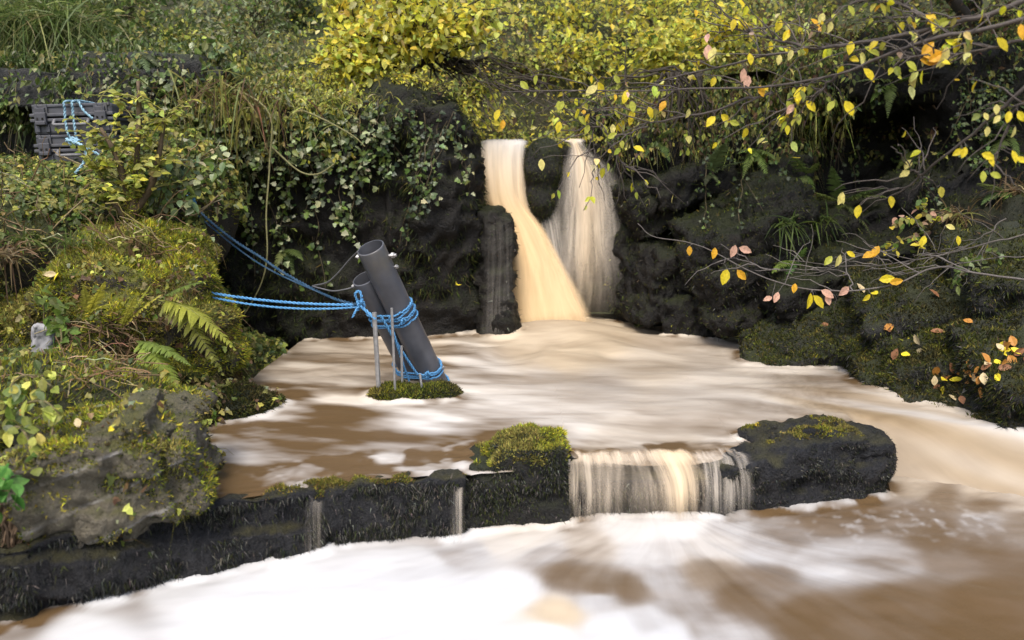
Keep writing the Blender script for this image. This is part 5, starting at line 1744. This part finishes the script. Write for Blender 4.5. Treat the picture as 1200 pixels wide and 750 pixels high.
# sapling in front of the cases, bramble beside it
t = thing('sapling', 'mossy pollarded sapling with yellow-green leaves in front of the cases', 'tree', P(155, 285, 4.75))
tr, fo, tw = MB(), MB(), MB()
for pts, r in (([(155, 290, 4.75), (152, 255, 4.75), (148, 220, 4.75), (135, 180, 4.72), (118, 150, 4.7)], .032), ([(155, 290, 4.75), (158, 240, 4.72), (160, 190, 4.7), (163, 140, 4.7), (162, 95, 4.72)], .03),
               ([(153, 260, 4.75), (132, 235, 4.72), (115, 200, 4.7)], .022), ([(158, 250, 4.72), (178, 215, 4.7), (190, 160, 4.72), (192, 130, 4.72)], .022)):
    c = spline([P(*q) for q in pts], 18)
    tr.tube(c, np.linspace(r, r * .35, 18) * (1 + .15 * rng.normal(size=18)), 8, (.085, .06, .035))
    for k in range(16):
        s = c[rng.integers(5, 18)]
        e = s + rng.normal(size=3) * (.13, .1, .07) + (0, -.04, .05)
        pth = twig_path(s, e, 5, .08)
        tw.tube(pth, np.linspace(.005, .002, 5), 4, (.16, .15, .04))
        kk = 11
        f = np.linspace(.15, 1, kk)
        q = np.stack([np.interp(f * 4, np.arange(5), pth[:, j]) for j in range(3)], 1)
        sd = unit(np.cross(unit(e - s), [0, 0, 1.])) * np.where(np.arange(kk) % 2, 1, -1)[:, None]
        leaves(fo, BEECH, q, sd + unit(e - s) * .6 + .25 * rng.normal(size=(kk, 3)), [0, -.5, .8] + .4 * rng.normal(size=(kk, 3)), rng.uniform(.03, .06, kk), pick(kk, [(4, (.26, .27, .045)), (2, LIME), (2, OLIVE), (.8, YEL), (.6, GRN)]), droop=.2)
part('trunk', tr, WOOD, t, smooth=True)
part('twigs', tw, WOOD, t)
part('foliage', fo, LEAF, t)
mo = MB()
for k in range(1400):
    f = rng.random()
    c0 = spline([P(155, 290, 4.75), P(158, 240, 4.72), P(160, 190, 4.7)], 10)[rng.integers(0, 10)] + rng.normal(size=3) * .028
    leaves(mo, SPIKE, c0[None], rdir(1), rdir(1), .03, pick(1, MOSSY), width=.008)
part('moss', mo, MOSS, t, kind='stuff')


def spray(label, base, sprigs, pal, size=.055, name='bramble', stemc=(.12, .10, .045), tmpl=BEECH, mat=None):
    t = thing(name, label, name.replace('_', ' '), np.asarray(base))
    st, fo = MB(), MB()
    for pts in sprigs:
        c = spline([base] + [P(*q) for q in pts], 20)
        st.tube(c, np.linspace(.006, .0025, 20), 5, stemc)
        kk = max(8, int(np.linalg.norm(np.diff(c, axis=0), axis=1).sum() / .022))
        f = rng.uniform(.2, 1, kk) * 19
        q = np.stack([np.interp(f, np.arange(20), c[:, j]) for j in range(3)], 1) + rng.normal(size=(kk, 3)) * size * .35
        leaves(fo, tmpl, q, rng.normal(size=(kk, 3)) + [0, -.2, -.2], rng.normal(size=(kk, 3)) * .45 + [0, -.5, .9], rng.uniform(.6, 1.25, kk) * size, pick(kk, pal), width=size * rng.uniform(.9, 1.2, kk), droop=.2)
    part('stem', st, WOOD, t)
    part('leaves', fo, mat or GLOSSY, t)


BR = [(3, (.13, .17, .07)), (3, GRN), (2, PALE), (1, MID)]  # pale tones put the sheen of the leaves into their colour
spray('bramble with pale shiny leaves between the sapling and the middle cliff', P(180, 270, 4.9), [[(210, 215, 4.8), (235, 185, 4.75), (262, 170, 4.75)], [(215, 225, 4.8), (245, 205, 4.75), (262, 188, 4.72)], [(200, 205, 4.8), (222, 178, 4.75)], [(195, 240, 4.8), (225, 235, 4.7)], [(190, 220, 4.8), (200, 190, 4.8)], [(180, 230, 4.8), (170, 200, 4.75)]], BR, .06)
spray('bramble with pale leaves arching over the rock left of the pale bush', P(210, 100, 6.2), [[(240, 75, 6.0), (262, 95, 5.9)], [(225, 60, 6.0), (250, 50, 5.9)], [(200, 80, 6.0), (215, 120, 5.9)], [(235, 100, 5.9), (255, 130, 5.8)], [(260, 70, 6.0), (285, 90, 5.9)]], BR, .07)
spray('bramble trailing along the cliff brow below the pale bush', P(330, 125, 6.3), [[(300, 140, 6.0), (290, 170, 5.85)], [(340, 150, 5.95), (345, 190, 5.85)], [(320, 150, 5.95), (300, 200, 5.85)], [(365, 150, 5.95), (372, 180, 5.85)]], BR, .06)
spray('leafy plant with yellow-green leaves at the left edge of the slab', P(-5, 520, 3.0), [[(20, 480, 2.8), (50, 470, 2.75), (70, 485, 2.7)], [(20, 500, 2.75), (38, 525, 2.65), (40, 545, 2.6)], [(10, 470, 2.8), (25, 455, 2.8)], [(15, 450, 3.1), (40, 440, 3.1), (60, 452, 3.0)]],
      [(3, (.22, .24, .05)), (2, LIME), (2, GRN), (1, PALE)], .05, 'leafy_plant', mat=LEAF)
spray('broad bright green leaves at the left edge of the picture', P(-25, 575, 2.55), [[(-5, 560, 2.5), (6, 562, 2.48)], [(-2, 585, 2.48), (8, 590, 2.46)], [(0, 575, 2.48), (10, 575, 2.46)]], [(1, (.10, .24, .05)), (1, (.14, .3, .06))], .065, 'leafy_plant', mat=LEAF)
spray('green plant with toothed leaves by the pale upright stone', P(52, 380, 4.0), [[(62, 355, 3.9), (75, 365, 3.85)], [(65, 375, 3.9), (82, 395, 3.85)], [(50, 350, 3.95), (40, 345, 3.9)], [(70, 385, 3.85), (72, 410, 3.8)]], [(2, (.16, .24, .05)), (2, GRN)], .06, 'leafy_plant', mat=LEAF)
spray('pale green leafy weeds on the shaded top of the mossy slope', P(1170, 315, 4.95), [[(1130, 320, 4.75), (1118, 332, 4.7)], [(1150, 305, 4.8), (1135, 300, 4.75)], [(1160, 320, 4.75), (1150, 335, 4.7)], [(1175, 305, 4.8), (1165, 295, 4.75)], [(1140, 310, 4.75), (1122, 308, 4.7)]], [(3, (.12, .16, .04)), (2, GRN), (1, PALE)], .045, 'leafy_plant', mat=LEAF)
spray('green and yellow weeds below the ferns at the top of the slope', P(1090, 270, 5.5), [[(1065, 255, 5.3), (1050, 262, 5.2)], [(1085, 245, 5.3), (1080, 235, 5.3)], [(1060, 280, 5.3), (1040, 290, 5.2)], [(1100, 255, 5.3), (1115, 245, 5.3)], [(1080, 280, 5.3), (1075, 300, 5.2)]], [(2, OLIVE), (2, YEL), (2, GRN), (1, PINK)], .05, 'leafy_plant', mat=LEAF)


# ------------------------------------------------------------------ overhanging branches with autumn leaves, right
def branch(label, lines, loose, n_small, pal, r0=.012, twn=10, col=(.07, .058, .05)):
    t = thing('overhanging_branch', label, 'branch', P(*lines[0][0]))
    st, fo = MB(), MB()
    tw = st
    cs = []
    for i, pts in enumerate(lines):
        c = spline([P(*q) for q in pts], 50)
        c += .012 * np.stack([fbm(np.stack([np.arange(50) * .22, np.full(50, i * 7. + k), np.zeros(50)], 1), 3, 95) for k in range(3)], 1)
        k = r0 * (1 if i == 0 else .7)
        st.tube(c, np.linspace(k, k * .3, 50), 6, col)
        cs.append(c)
        for _ in range(twn):
            j = rng.integers(4, 48)
            dd = unit(c[min(j + 2, 49)] - c[j]) + rng.normal(size=3) * (.5, .4, .6)
            e = c[j] + unit(dd) * rng.uniform(.08, .38)
            pth = twig_path(c[j], e, 7, .1)
            tw.tube(pth, np.linspace(.0035, .0013, 7), 4, np.array(col) * rng.uniform(.8, 1.5))
            kk = rng.poisson(n_small)
            if kk:
                f = rng.uniform(.3, 1, kk) * 6
                q = np.stack([np.interp(f, np.arange(7), pth[:, x]) for x in range(3)], 1)
                leaves(fo, BEECH, q, rng.normal(size=(kk, 3)) * .6 + [0, -.1, -.7], rng.normal(size=(kk, 3)) * .7 + [0, -1, .2], rng.uniform(.022, .046, kk), pick(kk, pal), droop=.25)
    allc = np.concatenate(cs)
    for (px, py, sz, ang, cc) in loose:
        d = 3.0
        apx, apy = proj(allc)
        j = np.argmin((apx - px) ** 2 + (apy - py) ** 2)
        d = allc[j][1] - .02
        a = P(px, py, d)
        tw.tube(twig_path(allc[j], a, 6, .1), .0016, 4, col)
        tip = np.array([math.sin(math.radians(ang)), -.15, math.cos(math.radians(ang))])
        L = sz * d / FOC
        leaves(fo, BEECH, a[None], tip[None], np.array([[rng.normal() * .4, -1, .3 + rng.normal() * .3]]), L, np.array([cc]) * rng.uniform(.85, 1.15), width=L * .85)
    part('limb', st, WOOD, t, smooth=True)
    if not fo.empty():
        part('leaves', fo, LEAF, t)


Yb, Yp, Yo, Yg, Pk = (.72, .58, .03), (.70, .62, .20), (.74, .40, .03), (.42, .44, .06), (.70, .42, .30)
BL = [(4, Yb), (2, Yp), (4, Yg), (.4, Yo), (.25, Pk), (2, (.22, .24, .05))]
branch('thick dark branch slanting from the top right corner across the upper right', [[(1215, -6, 3.0), (1140, 22, 3.1), (1067, 40, 3.2), (1000, 52, 3.3), (955, 58, 3.4), (900, 66, 3.5), (833, 82, 3.7), (767, 97, 3.9)],
       [(1100, 30, 3.15), (1060, 8, 3.2), (1010, -4, 3.2)], [(955, 58, 3.4), (900, 45, 3.6), (850, 30, 3.7)]],
       [(994, 6, 14, 150, Yg), (1095, 30, 18, 70, Yg), (1100, 24, 16, 200, Yp), (965, 15, 14, 200, Yp), (1013, 55, 20, 120, Yg), (998, 48, 16, 190, Yb), (1072, 38, 12, 180, Yp), (975, 25, 14, 200, Yp), (950, 22, 14, 130, Yo), (915, 22, 16, 200, Yb), (925, 35, 14, 210, Yb), (903, 48, 12, 180, Yb), (914, 64, 12, 190, Yp),
        (830, 52, 18, 180, Pk), (838, 55, 18, 200, Yp), (878, 62, 14, 170, Yb), (872, 80, 16, 190, Pk), (877, 88, 16, 190, Pk), (890, 100, 14, 160, Yo), (838, 90, 12, 200, Yb), (945, 55, 14, 220, Yp)], 2.2, BL, .011, 22)
branch('second dark branch with the orange leaf cluster, under the thick one', [[(1215, 18, 2.9), (1133, 37, 3.0), (1067, 55, 3.1), (1027, 70, 3.2), (983, 88, 3.3), (900, 101, 3.5), (800, 106, 3.7), (700, 107, 3.9), (590, 108, 4.2)],
       [(1200, 45, 2.95), (1150, 60, 3.0), (1100, 68, 3.05), (1060, 66, 3.1)], [(983, 88, 3.3), (950, 115, 3.4), (920, 130, 3.5)]],
       [(938, 102, 20, 190, Yb), (945, 118, 16, 140, Yb), (990, 118, 20, 150, Yb), (1012, 80, 20, 140, Yb), (1110, 54, 20, 195, Yp), (1108, 62, 18, 200, Yp), (1082, 66, 24, 85, Yo), (1078, 70, 22, 100, Yo), (1088, 72, 20, 60, Yo), (1080, 64, 18, 40, Yo), (1168, 44, 20, 140, Yb), (1196, 28, 18, 170, Yo), (977, 118, 14, 210, Yg), (922, 118, 14, 150, Yg),
        (930, 122, 14, 215, Pk), (1062, 72, 16, 130, Yg), (585, 128, 14, 200, Yb), (610, 95, 14, 140, Yg), (735, 105, 14, 190, Yb), (720, 88, 12, 150, Yg), (700, 100, 18, 230, Yp), (740, 118, 14, 170, Yg), (660, 118, 12, 200, Yg), (590, 140, 12, 190, Yo)], 1.6, BL, .009, 20)
branch('wispy branch dangling yellow leaves over the waterfall lip', [[(905, 108, 3.5), (870, 118, 3.6), (833, 132, 3.7), (785, 140, 3.8), (740, 152, 3.9), (705, 178, 4.0)], [(760, 147, 3.85), (720, 160, 3.9), (697, 150, 4.0), (698, 205, 4.0)], [(790, 108, 3.8), (750, 135, 3.9), (705, 128, 4.0)], [(712, 165, 3.95), (725, 185, 4.0), (738, 200, 4.0)]],
       [(742, 128, 14, 190, Yb), (760, 125, 14, 160, Yb), (735, 108, 14, 200, Yb), (780, 118, 14, 210, Yo), (720, 128, 12, 150, Yg), (708, 146, 14, 170, Yg), (655, 118, 12, 180, Yg), (678, 136, 14, 140, Yg), (656, 142, 14, 190, Yb), (718, 145, 12, 180, Yp), (740, 135, 12, 190, Yb), (742, 172, 14, 110, Yb), (712, 162, 12, 60, Yg), (838, 136, 16, 220, Yb), (845, 134, 14, 130, Yb), (855, 142, 12, 110, Yg),
        (808, 127, 12, 200, Yp), (690, 146, 12, 200, Yg), (634, 186, 14, 175, Yp), (700, 96, 16, 150, Yb)], 1.2, BL, .007, 12)
branch('thin bough with small yellow leaves crossing the hollow at the right edge', [[(1212, 92, 2.9), (1167, 132, 3.0), (1133, 163, 3.1), (1100, 190, 3.2), (1080, 206, 3.3), (1063, 220, 3.35), (1043, 222, 3.4)], [(1212, 105, 2.9), (1190, 130, 2.95), (1175, 165, 3.0), (1160, 200, 3.0)], [(1080, 206, 3.3), (1063, 195, 3.3)]],
       [(1168, 122, 12, 180, Yp), (1172, 135, 12, 220, Yp), (1158, 148, 12, 190, Yp), (1153, 132, 10, 150, Yp), (1183, 130, 14, 190, Yb), (1193, 130, 14, 150, Yb), (1190, 148, 14, 200, Yp), (1132, 172, 14, 200, Yb), (1128, 175, 14, 240, Yb), (1150, 180, 16, 110, Yb), (1158, 183, 14, 150, Yb), (1186, 176, 16, 160, Yb), (1190, 185, 14, 110, Yb), (1152, 200, 14, 180, Yg), (1160, 203, 14, 110, Yg), (1068, 187, 14, 215, Yp), (1066, 200, 14, 240, Yp), (988, 225, 16, 200, Yp), (1007, 240, 16, 190, Yb), (985, 228, 12, 160, Yp)], .3, BL, .007, 6)
branch('low arching twig with pink and yellow leaves above the white water', [[(1215, 330, 4.1), (1140, 318, 4.2), (1093, 315, 4.3), (1050, 333, 4.35), (1000, 341, 4.4), (940, 338, 4.45), (880, 318, 4.5), (813, 286, 4.6), (767, 278, 4.65), (748, 262, 4.7)], [(1000, 341, 4.4), (985, 318, 4.5), (900, 316, 4.6)], [(900, 316, 4.5), (860, 303, 4.55), (846, 309, 4.55)], [(1140, 318, 4.2), (1090, 300, 4.3), (1060, 310, 4.4), (1010, 318, 4.4)]],
       [(862, 287, 16, 200, Pk), (866, 290, 16, 110, Pk), (838, 290, 14, 190, Yo), (808, 288, 12, 180, Yo), (852, 315, 20, 195, Yb), (864, 316, 16, 140, Yo), (950, 343, 20, 190, Yb), (953, 346, 20, 140, Yb), (962, 340, 18, 120, Pk), (968, 345, 14, 160, Pk), (912, 342, 14, 200, Pk), (905, 348, 12, 250, Pk), (932, 332, 12, 190, Yo), (995, 336, 16, 230, Pk), (1030, 328, 18, 80, Yb), (1042, 331, 16, 80, Yo), (1020, 345, 12, 230, Yb), (985, 298, 16, 200, Yp), (975, 300, 14, 220, Yg), (992, 295, 12, 120, Yb), (1030, 288, 16, 210, Yo), (1025, 296, 16, 250, Yo), (1084, 276, 14, 200, Yb), (1108, 264, 12, 110, Yp), (1122, 276, 12, 170, Yb)], .15, [(2, Pk), (2, Yo), (1, Yb)], .0065, 4, (.10, .088, .08))
branch('bare grey twigs lying along the top of the mossy slope', [[(1215, 270, 4.7), (1160, 285, 4.75), (1100, 300, 4.8), (1040, 310, 4.9), (985, 312, 5.0), (925, 305, 5.1)], [(1180, 255, 4.7), (1130, 290, 4.75), (1070, 300, 4.8)], [(1210, 300, 4.6), (1150, 305, 4.65), (1080, 318, 4.7), (1030, 325, 4.8)], [(1050, 290, 5.), (1010, 300, 5.), (960, 318, 5.), (910, 318, 5.05)]], [], .0, BL, .006, 7, (.085, .075, .065))

# ------------------------------------------------------------------ fallen leaves, each its own
lp_me = {}
lm = MB()
leaves(lm, BEECH, np.zeros((1, 3)), np.array([[0, 1., 0]]), np.array([[0, 0, 1.]]), 1., np.array([[.5, .5, .5]]), width=.9)
FALLEN = {}
for nm, cc in (('yellow', Yb), ('orange', (.42, .19, .035)), ('brown', (.24, .11, .05)), ('pale', (.50, .40, .22))):
    FALLEN[nm] = plain('fallen_leaf_' + nm, cc, .6, .3, var=.35, scale=6)
base_leaf = {}


def fallen(px, py, kind, where, T=None, sz=14):
    h, nr = hit(px, py, T)
    if h is None:
        return
    if kind not in base_leaf:
        me = lm.mesh('fallen_leaf')
        me.materials.append(FALLEN[kind])
        base_leaf[kind] = me
    o = bpy.data.objects.new('fallen_leaf', base_leaf[kind])
    C.objects.link(o)
    n = unit(nr * (1 if nr[2] > -.2 else -1) + rng.normal(size=3) * .25)
    q = Vector(n).to_track_quat('Z', 'Y').to_matrix().to_4x4() @ Matrix.Rotation(rng.uniform(0, 6.28), 4, 'Z')
    s = sz * rng.uniform(.75, 1.2) * h[1] / FOC
    o.matrix_world = Matrix.Translation(Vector(h + nr * .012)) @ q @ Matrix.Diagonal((s, s, s, 1))
    tag(o, kind + ' fallen leaf lying ' + where, 'leaf', 'fallen leaves ' + where)


kinds = ['yellow', 'orange', 'brown', 'pale']
for k in range(46):
    f = rng.random()
    fallen(1095 + 112 * f + rng.normal() * 5, 452 - 44 * f + rng.normal() * 6, rng.choice(kinds, p=[.2, .4, .25, .15]), 'in the drift on the near rock at the right edge')
for px, py, k in [(1105, 463, 'brown'), (1118, 460, 'pale'), (1120, 470, 'pale'), (1127, 465, 'brown'), (1150, 452, 'orange'), (1172, 448, 'yellow'), (1095, 452, 'pale'), (1108, 446, 'yellow')]:
    fallen(px, py, k, 'low on the near rock at the right edge')
for px, py, k in [(1064, 396, 'yellow'), (1078, 404, 'pale'), (1075, 410, 'pale'), (1056, 416, 'yellow'), (1048, 422, 'brown'), (1035, 386, 'orange'), (1043, 384, 'brown'), (1090, 390, 'brown')]:
    fallen(px, py, k, 'on the dark mossy rock in front of the slope')
for px, py, k in [(1012, 345, 'pale'), (1022, 348, 'pale'), (1028, 347, 'yellow'), (970, 380, 'brown'), (1100, 350, 'brown'), (1140, 380, 'orange')]:
    fallen(px, py, k, 'on the long mossy slope')
for px, py, k in [(533, 334, 'yellow')]:
    fallen(px, py, k, 'against the middle cliff right of the pipes', None, 16)
for px, py, k in [(15, 488, 'orange'), (22, 490, 'yellow'), (65, 330, 'yellow'), (213, 328, 'pale'), (200, 316, 'pale'), (66, 322, 'pale'), (95, 503, 'pale'), (130, 505, 'yellow')]:
    fallen(px, py, k, 'on the moss of the left bank')

# =================================================================== CAMERA AND LIGHT
sc = bpy.context.scene
cam = bpy.data.objects.new('camera', bpy.data.cameras.new('camera'))
C.objects.link(cam)
cam.data.sensor_width = 36
cam.data.lens = 36 * FOC / 1200
cam.data.clip_end = 500
cam.rotation_euler = (math.pi / 2 - PITCH, 0, 0)
sc.camera = cam
cam.data.dof.use_dof = True
cam.data.dof.focus_distance = 4.4
cam.data.dof.aperture_fstop = 1.8
w = bpy.data.worlds.new('World')
sc.world = w
w.use_nodes = True
nt = w.node_tree
sky = nt.nodes.new('ShaderNodeTexSky')
sky.sky_type = 'NISHITA'
sky.sun_disc = False
EL, AZ = 58, -168
sky.sun_elevation = math.radians(EL)
sky.sun_rotation = math.radians(AZ)
sky.air_density = 1.0
sky.dust_density = 4.0
sky.ozone_density = .6
nt.links.new(sky.outputs[0], nt.nodes['Background'].inputs[0])
nt.nodes['Background'].inputs[1].default_value = .15
sun = bpy.data.objects.new('sun', bpy.data.lights.new('sun', 'SUN'))
sun.data.energy = 1.3
sun.data.angle = math.radians(20)
sun.data.color = (1, .965, .92)
C.objects.link(sun)
d = Vector((math.sin(math.radians(AZ)) * math.cos(math.radians(EL)), math.cos(math.radians(AZ)) * math.cos(math.radians(EL)), math.sin(math.radians(EL))))
sun.rotation_euler = d.to_track_quat('Z', 'Y').to_euler()
sun.location = d * 20
sc.view_settings.view_transform = 'Standard'
sc.view_settings.look = 'None'
sc.view_settings.gamma = 1
sc.view_settings.exposure = 1.1
sc.render.engine = 'CYCLES'
sc.cycles.max_bounces = 6
sc.cycles.diffuse_bounces = 3
sc.cycles.glossy_bounces = 2
sc.cycles.transmission_bounces = 4
sc.cycles.transparent_max_bounces = 16
sc.cycles.use_denoising = True
sc.cycles.caustics_reflective = False
sc.cycles.caustics_refractive = False
